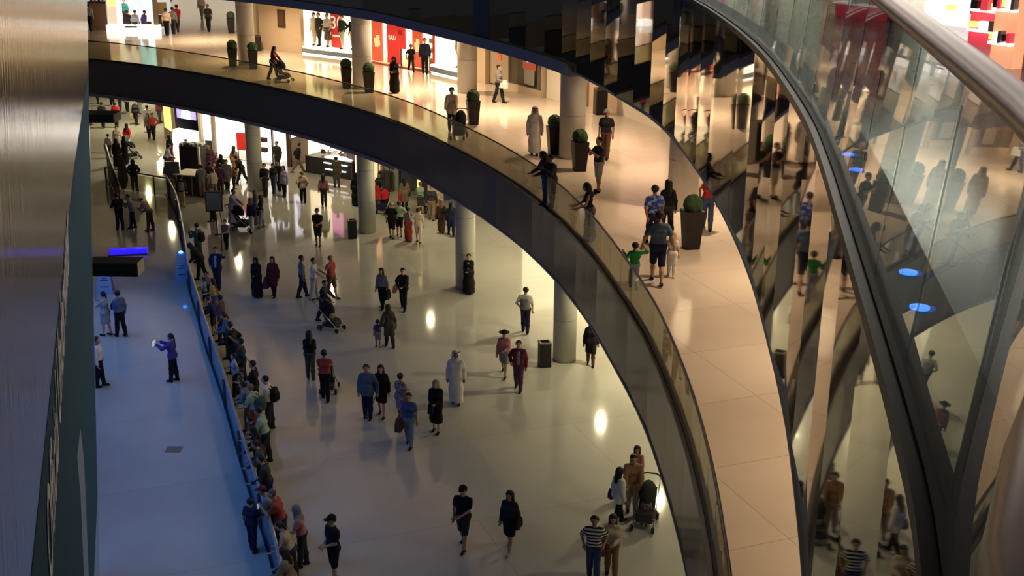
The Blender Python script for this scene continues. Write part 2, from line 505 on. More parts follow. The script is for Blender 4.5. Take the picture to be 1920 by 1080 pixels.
b = MB()
c = [on_panel(0, 0), on_panel(27.6, 0), on_panel(27.6, 17.5), on_panel(0, 17.5)]
b.add([*c, *[p - PN * .06 for p in c]], [(0, 1, 2, 3), (7, 6, 5, 4), (0, 4, 5, 1), (1, 5, 6, 2), (2, 6, 7, 3), (3, 7, 4, 0)])
tag(b.build('wall_left', MATS['brushed_panel']), kind='structure')
mat('teal_band', (.022, .075, .125), 0.7, spec=.08)
mat('letter_white', (.75, .75, .80), 0.6, spec=.1)
sg = empty('banner_sign', on_panel(14, 9, .002))
tag(sg, 'teal printed band with white handwritten lettering on the big panel', 'sign')
sgi = parent_matrix(sg).inverted()
c = [sgi @ on_panel(*q, .003) for q in ((0.6, 2.5), (24, 4.5), (24, 11.2), (10, 12.1), (0.6, 12.1))]
MB().add(c + [p - PN * .0015 for p in c], [(0, 1, 2, 3, 4), (9, 8, 7, 6, 5)]).build('band', MATS['teal_band'], sg)
mat('wave_pale', (.20, .28, .36), 0.4)
cr = [on_panel(s_, z_, .006) for s_, z_ in ((8.0, 4.2), (9.0, 7.3), (10.2, 8.4), (11.6, 8.6), (10.8, 7.6), (10.2, 5.6), (9.8, 3.6))]
MB().add([sgi @ p for p in cr], [tuple(range(len(cr)))]).build('wave_emblem', MATS['wave_pale'], sg)
p0 = Vector((-3.80, 8.91, 10.35)); p1 = Vector((-5.06, 13.24, 11.45))
tx = (p1 - p0).normalized(); ty = (PW - tx * PW.dot(tx)).normalized(); tz = tx.cross(ty)
pm = Matrix(((tx.x, ty.x, tz.x, 0), (tx.y, ty.y, tz.y, 0), (tx.z, ty.z, tz.z, 0), (0, 0, 0, 1)))
pp = p0 - tx * .25 + ty * .38 + PN * .008
pm.translation = pp
words_on('lettering', 'Official Underwater', MATS['letter_white'], sg, pm, 1.30, .003, 'LEFT', 5.6, .014)

# black box lights fixed to the end of the big panel
mat('fixture_black', (.014, .015, .015), 0.35)
for (z, L, w, t) in ((11.08, .62, .17, 'short black box light fixed high on the big panel'), (7.78, 1.08, .30, 'long black box light fixed lower on the big panel')):
    r = empty('box_light', on_panel(0, z)); tag(r, t, 'light fixture')
    MB().box((L / 2 - .25, -.15, .04), (L + .55, .5, w), bev=.02).build('housing', MATS['fixture_black'], r)
    MB().box((L / 2 - .1, -.405, .06), (L * .8, .02, w * .25)).build('lens', MATS['dark_steel'], r)
    MB().box((-.1, -.1, -w / 2 - .02), (.26, .3, .14)).build('bracket', MATS['fixture_black'], r)

# aquarium wall (seen only edge-on and by its glow) and its blue end pier
mat('aquarium_glass', (.02, .06, .18), 0.05, emit=(.03, .12, .6), es=.7)
b = MB()
L = np.array([(-20.6, 51.2), (-13.2, 33.3), (-10.3, 25.6), (-6.5, 14.0)])
for i in range(3): b.quad((*L[i], 0.3), (*L[i + 1], 0.3), (*L[i + 1], 5.4), (*L[i], 5.4))
tag(b.build('window_aquarium', MATS['aquarium_glass']), kind='structure')
b = MB().box((-21.6, 51.0, 3.3), (3.4, 1.2, 6.6)); tag(b.build('wall_pier', MATS['blue_wall']), kind='structure')

# glass barrier with rail along the viewing strip
BAR = smooth_line([(-18.4, 63.6), (-16.8, 59.5), (-15.0, 53.8), (-13.85, 49.95), (-13.08, 47.4), (-11.97, 44.2), (-10.88, 41.0), (-9.79, 38.0), (-9.03, 35.85), (-8.54, 34.4), (-8.01, 32.83),
                   (-7.52, 31.4), (-7.1, 30.2), (-6.46, 28.4), (-5.85, 26.64), (-5.3, 24.9), (-4.7, 22.8)], .5)
mat('barrier_panel', (.17, .20, .24), 0.22)
mat('barrier_rail', (.48, .47, .44), 0.35, metal=.7)
br = empty('viewing_barrier', (float(BAR[0][0]), float(BAR[0][1]), 0)); tag(br, 'long low barrier with pale handrail where the crowd leans', 'barrier')
bl = BAR - BAR[0]
b = MB(); sweep(b, bl, [(-.03, .0), (.03, .0), (.03, .98), (-.03, .98)]); b.build('panel', MATS['barrier_panel'], br)
MB().tube([(*p, 1.05) for p in bl], .045, 10).build('handrail', MATS['barrier_rail'], br, smooth=True)
b = MB(); sweep(b, bl, [(-.09, .0), (.09, .0), (.09, .10), (-.09, .10)]); b.build('kerb', MATS['ledge_steel'], br)
for i in range(3, len(bl), 8):
    MB().box((bl[i][0] - .07, bl[i][1], .52), (.06, .06, 1.0)).build('post', MATS['dark_steel'], br)
# cross barrier at the far end, glass between posts
cb = empty('glass_barrier', (-19.44, 62.69, 0)); tag(cb, 'short glass barrier with two slim posts closing the far end of the blue strip', 'barrier')
o_ = np.array([-19.44, 62.69]); q0 = np.array([-22.15, 65.23]) - o_; q1 = np.array([-17.95, 62.75]) - o_
glass('glass_clear', (.82, .82, .72), 1.45, milk=.12, milkc=(.5, .48, .4))
nn = 4
for k in range(nn):
    a = q0 + (q1 - q0) * k / nn; c = q0 + (q1 - q0) * (k + 1) / nn
    t = (c - a) / np.linalg.norm(c - a); n = np.array([-t[1], t[0]]) * .01
    a2 = a + t * .05; c2 = c - t * .05
    P = [(*(q), zz) for zz in (.06, .95) for q in (a2 - n, c2 - n, c2 + n, a2 + n)]
    MB().add(P, [(3, 2, 1, 0), (4, 5, 6, 7), (0, 1, 5, 4), (1, 2, 6, 5), (2, 3, 7, 6), (3, 0, 4, 7)]).build('glass_panel', MATS['glass_clear'], cb)
    MB().box((*a, .52), (.07, .07, 1.04)).build('post', MATS['dark_steel'], cb)
MB().box((*q1, .52), (.30, .30, 1.04)).build('post', mat('wood_dark', (.06, .035, .03), .5), cb)
MB().tube([(*q0, 1.06), (*q1, 1.06)], .04, 8).build('handrail', MATS['dark_steel'], cb, smooth=True)

# ------------------------------------------------------------------ shops
mat('white_wall', (.75, .70, .60), 0.7)
mat('beige_wall', (.56, .45, .31), 0.6)
mat('grey_wall', (.36, .34, .29), 0.6)
mat('shop_glow_warm', (.8, .74, .6), 0.7, emit=(1.0, .86, .56), es=1.7)  # emission put into shop walls and fittings in place of lamps
mat('shop_glow_white', (.8, .8, .8), 0.7, emit=(1.0, .95, .88), es=1.7)
mat('ledge_glow', (.8, .85, .9), 0.5, emit=(.95, .98, 1.0), es=1.5)
mat('sill_blue', (.20, .26, .32), 0.4)
mat('poster_red', (.62, .03, .03), 0.5, emit=(.9, .04, .03), es=.22)
mat('poster_coral', (.70, .10, .05), 0.5, emit=(.9, .15, .06), es=.35)
mat('poster_letter', (.85, .78, .7), 0.5, emit=(1, .9, .75), es=.5)
mat('poster_yellow', (.85, .66, .3), 0.5, emit=(1, .8, .4), es=.5)
mat('wood_brown', (.10, .05, .03), 0.5)
mat('pilaster', (.40, .33, .24), 0.5)
mat('shop_dark', (.020, .018, .022), 0.4)
mat('panel_dark', (.035, .035, .05), 0.35)


def bay(name, label, cat, p0, p1, z, h, depth, wall, group=None, floor=None):
    """an open shop front: back wall and two side walls, some emissive in place of lamps; local x runs along the front, y into the shop"""
    p0 = np.array(p0, float); p1 = np.array(p1, float)
    w = float(np.linalg.norm(p1 - p0)); a = math.atan2(p1[1] - p0[1], p1[0] - p0[0])
    r = empty(name, (float(p0[0]), float(p0[1]), z), a); tag(r, label, cat, group)
    MB().box((w / 2, depth, h / 2), (w, .08, h)).build('back_wall', wall, r)
    MB().box((.04, depth / 2, h / 2), (.08, depth, h)).build('side_wall', wall, r)
    MB().box((w - .04, depth / 2, h / 2), (.08, depth, h)).build('side_wall', wall, r)
    if floor: MB().box((w / 2, depth / 2, .01), (w, depth, .02)).build('floor_panel', floor, r)
    r['w'] = w
    return r, w


def board(name, m, r, x0, x1, z0, z1, y, t=.04):
    return MB().box(((x0 + x1) / 2, y, (z0 + z1) / 2), (x1 - x0, t, z1 - z0)).build(name, m, r)


def flat_wall(name, label, cat, p0, p1, z, h, m, t=.25):
    p0 = np.array(p0, float); p1 = np.array(p1, float)
    w = float(np.linalg.norm(p1 - p0)); a = math.atan2(p1[1] - p0[1], p1[0] - p0[0])
    r = empty(name, (float(p0[0]), float(p0[1]), z), a)
    if cat: tag(r, label, cat)
    MB().box((w / 2, t / 2, h / 2), (w, t, h)).build('wall_face', m, r)
    return r, w


def local(r, x, y, z): return parent_matrix(r) @ Vector((x, y, z))


def sign_words(r, txt, m, x, y, z, size, name='lettering'):
    mw = parent_matrix(r) @ Matrix.Translation((x, y, z)) @ Matrix.Rotation(R(90), 4, 'X')
    return words_on(name, txt, m, r, mw, size, .01)


H1 = SOFF2 - Z1
# --- first gallery, from the far left round to the right
# white cosmetics shop on the left of the corridor
r, w = bay('shop_front', 'brightly lit white shop front with blue screen at far left of gallery', 'shop front', (-26.21, 80.32), (-23.08, 80.58), Z1, 4.2, 5.0, mat('soft_white', (.7, .68, .66), .6, emit=(.9, .92, 1), es=.45), floor=MATS['white_wall'])
mat('screen_blue', (.2, .5, .7), .4, emit=(.30, .62, .85), es=1.0)
mat('panel_gold', (.8, .6, .2), .4, emit=(1, .72, .25), es=1.3)
mat('panel_peach', (.8, .5, .35), .4, emit=(1, .62, .45), es=1.0)
board('display_screen', MATS['screen_blue'], r, .95, 2.1, 1.0, 3.8, 4.85)
board('gold_panel', MATS['panel_gold'], r, .0, .62, 1.6, 4.0, .05)
board('peach_panel', MATS['panel_peach'], r, .0, .62, 0.5, 1.6, .05)
for x in (.3, 1.2, 2.1, 2.9):
    MB().box((x, .15, .22), (.8, .5, .44), bev=.03).build('counter', MATS['shop_glow_white'], r)
mat('bench_dark', (.02, .02, .03), .5)
MB().box((1.5, -.14, .34), (.75, .08, .10)).build('bench', MATS['bench_dark'], r)
mat('wood_counter', (.42, .21, .10), 0.5)
bx = empty('reception_counter', (-27.17, 81.47, Z1), R(-3)); tag(bx, 'orange-brown wooden counter beside the white shop', 'counter')
MB().box((0, .4, .85), (1.25, .8, 1.7)).build('body', MATS['wood_counter'], bx); MB().box((0, .4, 1.74), (1.35, .9, .08)).build('top', MATS['wood_dark'], bx)
for i in range(5): MB().box((-.5 + .25 * i, .4, 1.95), (.12, .14, .34)).build('ornament', MATS['white_wall'] if i % 2 else MATS['wood_dark'], bx)
r, w = flat_wall('wall_panel', 'brown and gold shop wall panel behind the small easel', 'wall panel', (-23.05, 80.58), (-23.55, 84.35), Z1, 4.2, MATS['pilaster'])
# easel sign
es = empty('easel_sign', (-23.01, 81.20, Z1), R(10)); tag(es, 'small brown easel sign with cream poster beside white shop', 'sign')
MB().box((0, 0, 1.45), (.85, .05, .75)).build('poster', mat('cream_paper', (.62, .45, .28), .6), es); MB().box((0, .03, .65), (.8, .05, .75)).build('panel', MATS['wood_dark'], es)
for sx in (-.3, .3): MB().tube([(sx, .05, 0), (sx * .7, .05, 1.8)], .02, 6).build('leg', MATS['dark_steel'], es)

# corridor right side, shop windows seen edge-on
r, w = flat_wall('shop_wall', 'bright shop wall along the corridor behind far planter', 'wall', (-22.5, 128), (-15.6, 74.2), Z1, H1, MATS['beige_wall'])
for (x, ww, mm, nm) in ((w - 5, 3.4, 'shop_glow_warm', 'lit_window'), (w - 9, 2.2, 'poster_coral', 'pink_panel'), (w - 13, 3, 'shop_glow_white', 'lit_window'), (w - 18, 2.6, 'poster_red', 'red_panel'), (w - 24, 4, 'shop_glow_warm', 'lit_window')):
    board(nm, MATS[mm], r, x, x + ww, .3, 3.8, -.02)
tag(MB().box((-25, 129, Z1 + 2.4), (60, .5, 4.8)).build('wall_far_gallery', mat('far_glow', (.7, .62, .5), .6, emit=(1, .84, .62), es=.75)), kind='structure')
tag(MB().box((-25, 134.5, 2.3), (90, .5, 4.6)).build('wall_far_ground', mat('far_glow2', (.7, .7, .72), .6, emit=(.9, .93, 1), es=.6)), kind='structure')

# corner wall with a dark picture
r, w = flat_wall('wall_panel', 'cream corner wall with one small dark picture', 'wall panel', (-14.85, 72.49), (-12.10, 70.54), Z1, H1, MATS['beige_wall'])
pf = empty('framed_picture', local(r, w * .56, -.03, 0), r.rotation_euler.z); tag(pf, 'small dark framed picture on the cream corner wall', 'picture')
MB().box((0, 0, 1.88), (.60, .05, 1.0)).build('frame', MATS['wood_dark'], pf); MB().box((0, -.03, 1.88), (.42, .02, .8)).build('print', MATS['wood_brown'], pf)
# window with mannequins
def show_window(label, p0, p1):
    r, w = bay('shop_window', label, 'shop window', p0, p1, Z1, H1, 2.4, MATS['shop_glow_warm'])
    MB().box((w / 2, .9, .22), (w, 2.6, .44)).build('platform', MATS['shop_glow_warm'], r)
    MB().box((w / 2, -.42, .20), (w, .05, .24)).build('sill', MATS['sill_blue'], r)
    MB().box((w / 2, -.40, .05), (w, .05, .08)).build('sill_light', MATS['ledge_glow'], r)
    MB().box((w / 2, -.38, H1 / 2 + .3), (w, .02, H1 - .9)).build('glass_pane', MATS['glass_shop'], r)
    return r, w


win1, w1 = show_window('wide bright shop window with mannequins and a red sale poster', (-12.21, 71.24), (-8.63, 68.53))
ps = empty('sale_poster', local(win1, w1 * .56, .35, .44), win1.rotation_euler.z); tag(ps, 'tall red poster reading 30 between the mannequins', 'poster')
MB().box((0, 0, 1.1), (.88, .04, 2.2)).build('sheet', MATS['poster_red'], ps)
sign_words(ps, '30', MATS['poster_letter'], .05, -.03, 1.35, 1.0)
MB().box((0, -.025, .65), (.6, .01, .10)).build('text_line', MATS['poster_letter'], ps)
# red shop entrance
ent, we = bay('shop_front', 'bright shop entrance with red sale walls', 'shop front', (-8.58, 68.10), (-4.01, 63.55), Z1, H1, 4.5, MATS['shop_glow_warm'], floor=MATS['white_wall'])
MB().box((we / 2, -.02, .03), (we, .25, .06)).build('threshold', mat('threshold_red', (.35, .05, .03), .5), ent)


def red_board(label, px, w, h, txt, yel=True, y=.2, z=.15):
    b = empty('sale_poster', local(ent, px, y, z), ent.rotation_euler.z); tag(b, label, 'poster')
    MB().box((0, 0, h / 2), (w, .10, h)).build('sheet', MATS['poster_coral' if yel else 'poster_red'], b)
    if yel:
        for (dx, dz, s) in ((-.05, .45, .40), (.12, .52, .35), (0, .36, .35), (.2, .40, .3)):
            MB().box((dx * w, -.06, dz * h), (s * w, .02, .10 * h), 0, 0).build('lettering', MATS['poster_yellow'], b)
    if txt: sign_words(b, txt, MATS['poster_letter'], 0, -.07, h * .52, w * .5 if len(txt) < 3 else w * .34)
    return b


red_board('red sale poster with yellow lettering just right of gallery column', we * .225, .85, 2.45, None, z=.1)
red_board('broad red sale panel reading SALE in middle of entrance', we * .44, 1.0, 2.6, 'SALE', yel=False, z=.1)
b = red_board('dark red board reading 30 standing in the entrance', we * .585, .72, 1.6, '30', yel=False, y=-.1, z=1.0)
b.children[0].data.materials.clear(); b.children[0].data.materials.append(mat('board_wine', (.30, .03, .05), .5))
MB().box((0, .02, -.5), (.08, .06, 1.0)).build('stand', MATS['steel'], b); MB().box((0, .02, -.98), (.4, .3, .03)).build('foot', MATS['steel'], b)
red_board('red sale poster with yellow lettering behind the walking man', we * .74, .72, 2.6, None, z=.1)
red_board('narrow red panel at far end of the entrance', we * .955, .32, 2.3, None, yel=False, z=.3)
ar = empty('display_arch', local(ent, we * .90, .5, 0), ent.rotation_euler.z); tag(ar, 'grey arched display stand with shelves in the red shop', 'display stand')
MB().box((0, 0, 1.3), (.5, .4, 2.6)).build('body', MATS['grey_wall'], ar)
for zz in (.8, 1.3, 1.8): MB().box((0, -.22, zz), (.42, .06, .25)).build('shelf', MATS['shop_glow_warm'], ar)
MB().tube([(-.25 * math.cos(a), 0, 2.6 + .5 * math.sin(a)) for a in np.linspace(0, math.pi, 9)], .06, 8).build('arch', MATS['pilaster'], ar)
# second mannequin window, beige wall
win2, w2 = show_window('narrow bright shop window with one mannequin', (-3.98, 63.93), (-2.12, 61.30))
r, w = flat_wall('wall_panel', 'cream pier between mannequin window and closed shop', 'wall panel', (-2.11, 60.95), (-1.40, 59.96), Z1, H1, MATS['beige_wall'])
for x in (.25, .6): MB().box((w * x, -.03, 3.3), (.22, .04, 1.2)).build('relief', MATS['pilaster'], r)
# closed shop
r, w = bay('closed_shop', 'closed shop hoarding with a small red notice', 'shop front', (-1.45, 60.13), (-0.27, 58.55), Z1, H1, .5, MATS['beige_wall'])
board('hoarding', mat('hoarding', (.42, .35, .24), .7), r, .1, w - .1, .05, 3.9, .25)
board('name_plate', MATS['pilaster'], r, .25, w - .35, 2.9, 3.15, .2)
nb = board('notice', MATS['poster_coral'], r, w * .42, w * .42 + .28, 1.25, 1.5, .2)
# glass front with SALE poster
r, w = bay('shop_window', 'dim glass shop front with a faded red SALE poster', 'shop window', (-0.27, 58.71), (1.38, 56.02), Z1, H1, 3, mat('dim_shop', (.30, .27, .17), .7), floor=MATS['grey_wall'])
MB().box((w / 2, 0, H1 / 2), (w, .03, H1)).build('glass_pane', MATS['glass_shop'], r)
MB().box((w / 2, -.02, .15), (w, .12, .30)).build('plinth', MATS['beige_wall'], r)
for x in (.06, w - .06): MB().box((x, -.02, H1 / 2), (.14, .14, H1)).build('frame', MATS['pilaster'], r)
MB().box((w * .35, 1.4, 1.2), (.7, .5, 2.4)).build('display', MATS['grey_wall'], r)
sp = empty('sale_poster', local(r, w * .62, -.06, .35), r.rotation_euler.z); tag(sp, 'faded red SALE poster hung in dim glass shop front', 'poster')
MB().box((0, 0, 1.55), (1.15, .02, 1.5)).build('sheet', mat('poster_faded', (.60, .14, .09), .5), sp)
sign_words(sp, 'SALE', MATS['poster_letter'], 0, -.03, 1.85, .42); sign_words(sp, '30', MATS['poster_letter'], 0, -.03, 1.25, .45)
MB().box((0, 0, .45), (.9, .02, .7)).build('picture', MATS['grey_wall'], sp)
# white low front, then more bright fronts hidden behind column and upper gallery
r, w = bay('shop_front', 'cream low shop counter with framed opening', 'shop front', (1.39, 56.32), (3.21, 53.85), Z1, H1, 2.5, MATS['beige_wall'])
MB().box((w / 2, 0, .65), (w, .12, 1.3)).build('counter_front', MATS['white_wall'], r)
MB().box((w / 2, .8, 1.9), (w * .9, .06, 1.1)).build('dark_opening', MATS['wood_dark'], r)
for x in (.05, w * .45, w - .05): MB().box((x, 0, 2.0), (.10, .1, 1.5)).build('mullion', MATS['white_wall'], r)
MB().box((w / 2, 0, 2.75), (w, .1, .10)).build('header', MATS['white_wall'], r)
r, w = flat_wall('wall_panel', 'cream wall behind the litter bin and capped man', 'wall panel', (3.22, 53.98), (4.64, 52.33), Z1, H1, MATS['beige_wall'])
se = empty('easel_sign', (3.46, 54.84, Z1), R(-30)); tag(se, 'red SALE board on easel legs behind gallery column', 'sign')
MB().box((0, 0, 1.35), (.85, .04, 1.1)).build('poster', MATS['poster_faded'], se); sign_words(se, 'SALE', MATS['poster_letter'], 0, -.04, 1.45, .32)
for sx in (-.4, .4): MB().tube([(sx, .02, 0), (sx * .7, .02, 1.9)], .02, 6).build('leg', MATS['white_wall'], se)
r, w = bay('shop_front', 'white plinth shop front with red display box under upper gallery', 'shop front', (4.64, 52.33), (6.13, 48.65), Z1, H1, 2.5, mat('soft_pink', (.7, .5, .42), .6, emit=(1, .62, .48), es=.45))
MB().box((w / 2, .35, .35), (w, 1.2, .7)).build('plinth', MATS['white_wall'], r)
MB().box((w * .38, .4, .9), (.4, .4, .4)).build('red_box', MATS['poster_red'], r)
q = [(6.13, 48.65), (8.4, 42), (9.4, 36), (9.9, 28), (9.9, 20), (9.5, 10), (8.5, -4)]
for i in range(len(q) - 1):
    a, c = np.array(q[i]), np.array(q[i + 1])
    r, w = bay('shop_front', 'warm lit shop front hidden beneath upper gallery, number %s from the white plinth' % ['one', 'two', 'three', 'four', 'five', 'six'][i], 'shop front', a, c, Z1, H1, 2.5, MATS['beige_wall'] if i % 2 else MATS['white_wall'])

# --- ground floor shop row
HG = SOFF1
mat('light_yellow', (.8, .6, .2), .4, emit=(1.0, .70, .18), es=1.5)
mat('advert_violet', (.3, .25, .6), .4, emit=(.33, .28, .75), es=1.0)
mat('advert_pale', (.8, .85, .95), .4, emit=(.85, .92, 1.0), es=1.5)
mat('advert_pink', (.8, .3, .5), .4, emit=(1.0, .33, .62), es=1.4)
r, w = flat_wall('lit_pillar', 'tall yellow lit panel at far end of ground floor shops', 'light panel', (-22.51, 78.20), (-21.10, 75.72), 0, HG, MATS['pilaster'])
board('yellow_light', MATS['light_yellow'], r, w * .12, w * .72, .9, HG, -.02)
r, w = bay('shop_front', 'jewellery shop front with violet advert and white counter', 'shop front', (-20.98, 75.40), (-19.16, 74.20), 0, HG, 2.5, MATS['shop_dark'])
board('advert', MATS['advert_violet'], r, .25, w - .25, 2.0, 4.4, -.02)
MB().add([(w * .35 + dx, -.06, z) for dx, z in ((-.15, 2.0), (.75, 2.0), (.62, 2.7), (.4, 2.95), (.42, 3.3), (.62, 3.6), (.50, 4.0), (.05, 4.0), (-.05, 3.6), (.12, 3.2), (.05, 2.8))], [tuple(range(11))]).build('advert_figure', MATS['advert_pale'], r)
MB().box((w / 2, -.1, .55), (w - .2, .6, 1.1)).build('counter', MATS['shop_glow_white'], r)
MB().box((w / 2, -.15, 1.2), (w - .4, .5, .25)).build('glass_case', MATS['shop_glow_white'], r)
r, w = bay('shop_front', 'white shop front with small red logo box', 'shop front', (-19.06, 74.05), (-18.00, 73.31), 0, HG, 1.8, MATS['shop_glow_white'], floor=MATS['white_wall'])
for x in (.05, w - .1): MB().box((x, -.05, HG / 2), (.22, .2, HG)).build('pilaster', MATS['pilaster'], r)
MB().box((w * .4, 1.6, 3.6), (.45, .1, .55)).build('red_logo', MATS['poster_red'], r)
for zz in (1.2, 1.9, 2.6):
    MB().box((w * .5, 1.5, zz), (w * .7, .3, .05)).build('shelf', MATS['grey_wall'], r)
    for k in range(3): MB().box((w * (.3 + .2 * k), 1.4, zz + .12), (.25, .15, .16)).build('goods', MATS[('wood_dark', 'poster_coral', 'grey_wall')[k]], r)
tb = empty('display_table', (-19.08, 74.84, 0), R(-25)); tag(tb, 'low white display table with dark goods before white shop', 'table')
MB().box((0, 0, .42), (3.0, 1.1, .84)).build('body', MATS['shop_dark'], tb); MB().box((0, 0, .88), (3.2, 1.25, .08)).build('top', MATS['shop_glow_white'], tb)
for k in range(6): MB().box((-1.2 + .48 * k, .1 * (-1) ** k, .98), (.26, .2, .12), .3 * k).build('goods', MATS['wood_dark'], tb)
r, w = bay('shop_front', 'widest white glowing shop front left of stone column', 'shop front', (-17.94, 73.32), (-14.21, 71.08), 0, HG, 3.0, MATS['shop_glow_white'], floor=MATS['white_wall'])
for k, zz in enumerate((1.0, 1.7, 2.4, 3.1)):
    MB().box((w * .5, 2.7, zz), (w * .8, .35, .05)).build('shelf', MATS['grey_wall'], r)
    for j in range(9): MB().box((w * (.14 + .09 * j), 2.6, zz + .11), (.24, .14, .12)).build('goods', MATS[('grey_wall', 'wood_brown', 'poster_coral')[(j + k) % 3]], r)
rb = empty('banner_stand', (-15.46, 68.77, 0), R(-10)); tag(rb, 'red banner stand beside the stone column at the kiosk', 'banner')
MB().box((0, 0, 1.85), (.55, .05, 1.0)).build('banner', MATS['poster_red'], rb); MB().tube([(-.2, 0, 0), (-.2, 0, 1.4)], .025).build('pole', MATS['steel'], rb); MB().box((-.2, 0, .02), (.4, .3, .03)).build('base', MATS['steel'], rb)
sr = empty('shoe_rack', (-14.97, 72.08, 0), R(-28)); tag(sr, 'white display rack of brown shoes right of stone column', 'rack')
MB().box((0, .1, 1.1), (1.0, .3, 2.2)).build('back', MATS['shop_glow_white'], sr)
for zz in (.75, 1.35): MB().box((0, -.1, zz), (.95, .4, .26)).build('shelf', MATS['wood_brown'], sr)
r, w = bay('shop_front', 'dark shop front with lit white ALDO sign', 'shop front', (-14.16, 70.80), (-13.10, 70.84), 0, HG, 2.5, MATS['panel_dark'])
board('sign_board', mat('sign_navy', (.01, .012, .05), .3), r, .05, w - .05, 3.1, 4.6, -.03)
sign_words(r, 'ALDO', mat('sign_white', (.9, .9, 1), .4, emit=(.85, .9, 1), es=3.0), w / 2, -.07, 3.55, .62, 'lit_lettering')
r, w = flat_wall('advert_wall', 'brown wall with glowing white and violet advert beside dark shop', 'advert', (-13.05, 70.56), (-12.23, 72.06), 0, HG, MATS['wood_brown'])
board('lit_advert', MATS['advert_pale'], r, .15, w * .55, 1.7, 4.3, -.02)
MB().add([(w * .34 + dx, -.06, z) for dx, z in ((-.35, 2.0), (.1, 2.3), (.35, 2.1), (.2, 3.0), (.45, 3.5), (.05, 3.9), (-.3, 3.5), (-.12, 2.9))], [tuple(range(8))]).build('advert_figure', MATS['advert_violet'], r)
board('wood_base', MATS['wood_dark'], r, w * .05, w * .55, 0, 1.6, -.03)
r, w = bay('shop_front', 'warm cream shop front behind the handbag counter', 'shop front', (-12.15, 71.61), (-8.80, 67.31), 0, HG, 3.0, MATS['shop_glow_warm'], floor=MATS['white_wall'])
for x in (.15, .5): MB().box((w * x, 2.8, 2.5), (.9, .2, 1.2)).build('display', MATS['wood_brown'], r)
r, w = flat_wall('advert_wall', 'dark red wall with bright pink screen above the handbag counter', 'advert', (-10.62, 69.95), (-8.80, 67.31), 0, HG, mat('dark_red', (.07, .01, .015), .5), t=.15)
board('pink_screen', MATS['advert_pink'], r, .1, 1.5, 2.3, 3.7, -.05)
MB().box((w * .8, -.1, 3.2), (.4, .1, .3)).build('lamp_box', MATS['shop_glow_white'], r)
# handbag counter
hc = empty('display_counter', (-10.09, 68.86, 0), R(-33)); tag(hc, 'dark handbag counter with glowing white shelves under pink screen', 'counter')
MB().box((0, 0, .5), (3.4, 1.5, 1.0)).build('body', MATS['shop_dark'], hc)
MB().box((-.3, .2, 1.3), (1.8, .6, .06)).build('shelf', MATS['shop_glow_white'], hc); MB().box((.6, -.1, 1.05), (1.9, 1.1, .06)).build('shelf', MATS['shop_glow_white'], hc)
MB().box((.2, .3, 1.7), (1.2, .5, .06)).build('shelf', MATS['shop_glow_white'], hc)
for k in range(5): MB().box((-.9 + .45 * k, -.1 + .1 * (k % 2), 1.22 + .0 * k), (.3, .2, .24), .2 * k, .04).build('handbag', MATS[('wood_brown', 'grey_wall', 'white_wall')[k % 3]], hc)
MB().box((.6, -.80, .78), (1.7, .12, .05)).build('lit_shelf', MATS['shop_glow_white'], hc); MB().box((.6, -.80, .42), (1.5, .12, .05)).build('lit_shelf', MATS['shop_glow_white'], hc)
r, w = bay('shop_front', 'orange lit doorway right of the second stone column', 'shop front', (-8.78, 67.18), (-7.24, 65.58), 0, HG, 2.0, mat('warm_room', (.8, .5, .3), .6, emit=(1, .62, .34), es=.9), floor=MATS['white_wall'])
board('counter_front', MATS['pilaster'], r, w * .55, w, 0, 1.1, .6)
r, w = flat_wall('wall_panel', 'plain grey wall with two metal water fountains', 'wall panel', (-7.22, 65.34), (-6.16, 64.64), 0, HG, MATS['grey_wall'])
for x in (.28, .58):
    f = empty('water_fountain', local(r, w * x, -.2, 0), r.rotation_euler.z); tag(f, 'steel drinking fountain standing against grey wall, %s one' % ('left' if x < .4 else 'right'), 'fountain', 'steel drinking fountains')
    MB().box((0, 0, .5), (.36, .3, 1.0), 0, .03).build('body', MATS['steel'], f); MB().box((0, -.03, 1.05), (.42, .38, .10), 0, .04).build('basin', MATS['steel'], f)
    MB().tube([(0, .08, 1.1), (0, .08, 1.3), (0, -.05, 1.36)], .02).build('spout', MATS['dark_steel'], f)
r, w = bay('shop_front', 'dark blue shop window behind lower gallery edge', 'shop front', (-6.14, 64.40), (-4.71, 62.13), 0, HG, 2.0, mat('blue_room', (.04, .06, .13), .4), floor=MATS['grey_wall'])
MB().box((w / 2, 0, HG / 2), (w, .03, HG)).build('glass_pane', MATS['glass_shop'], r)
r, w = flat_wall('lit_pillar', 'yellow lit strip and maroon panel beside blue shop window', 'light panel', (-4.98, 62.68), (-4.41, 61.80), 0, HG, MATS['dark_red'], t=.1)
board('yellow_light', MATS['light_yellow'], r, .0, w * .3, .2, HG, -.02)
q = [(-4.41, 61.80), (0.5, 58.5), (5, 51), (8, 43), (9.5, 34), (10, 24), (10, 8)]
for i in range(len(q) - 1):
    r, w = bay('shop_front', 'lit ground floor shop front hidden behind gallery edge, number %s from blue window' % ['one', 'two', 'three', 'four', 'five', 'six'][i], 'shop front', np.array(q[i]), np.array(q[i + 1]), 0, HG, 2.5, MATS['shop_glow_warm'] if i in (1, 2) else MATS['white_wall'])

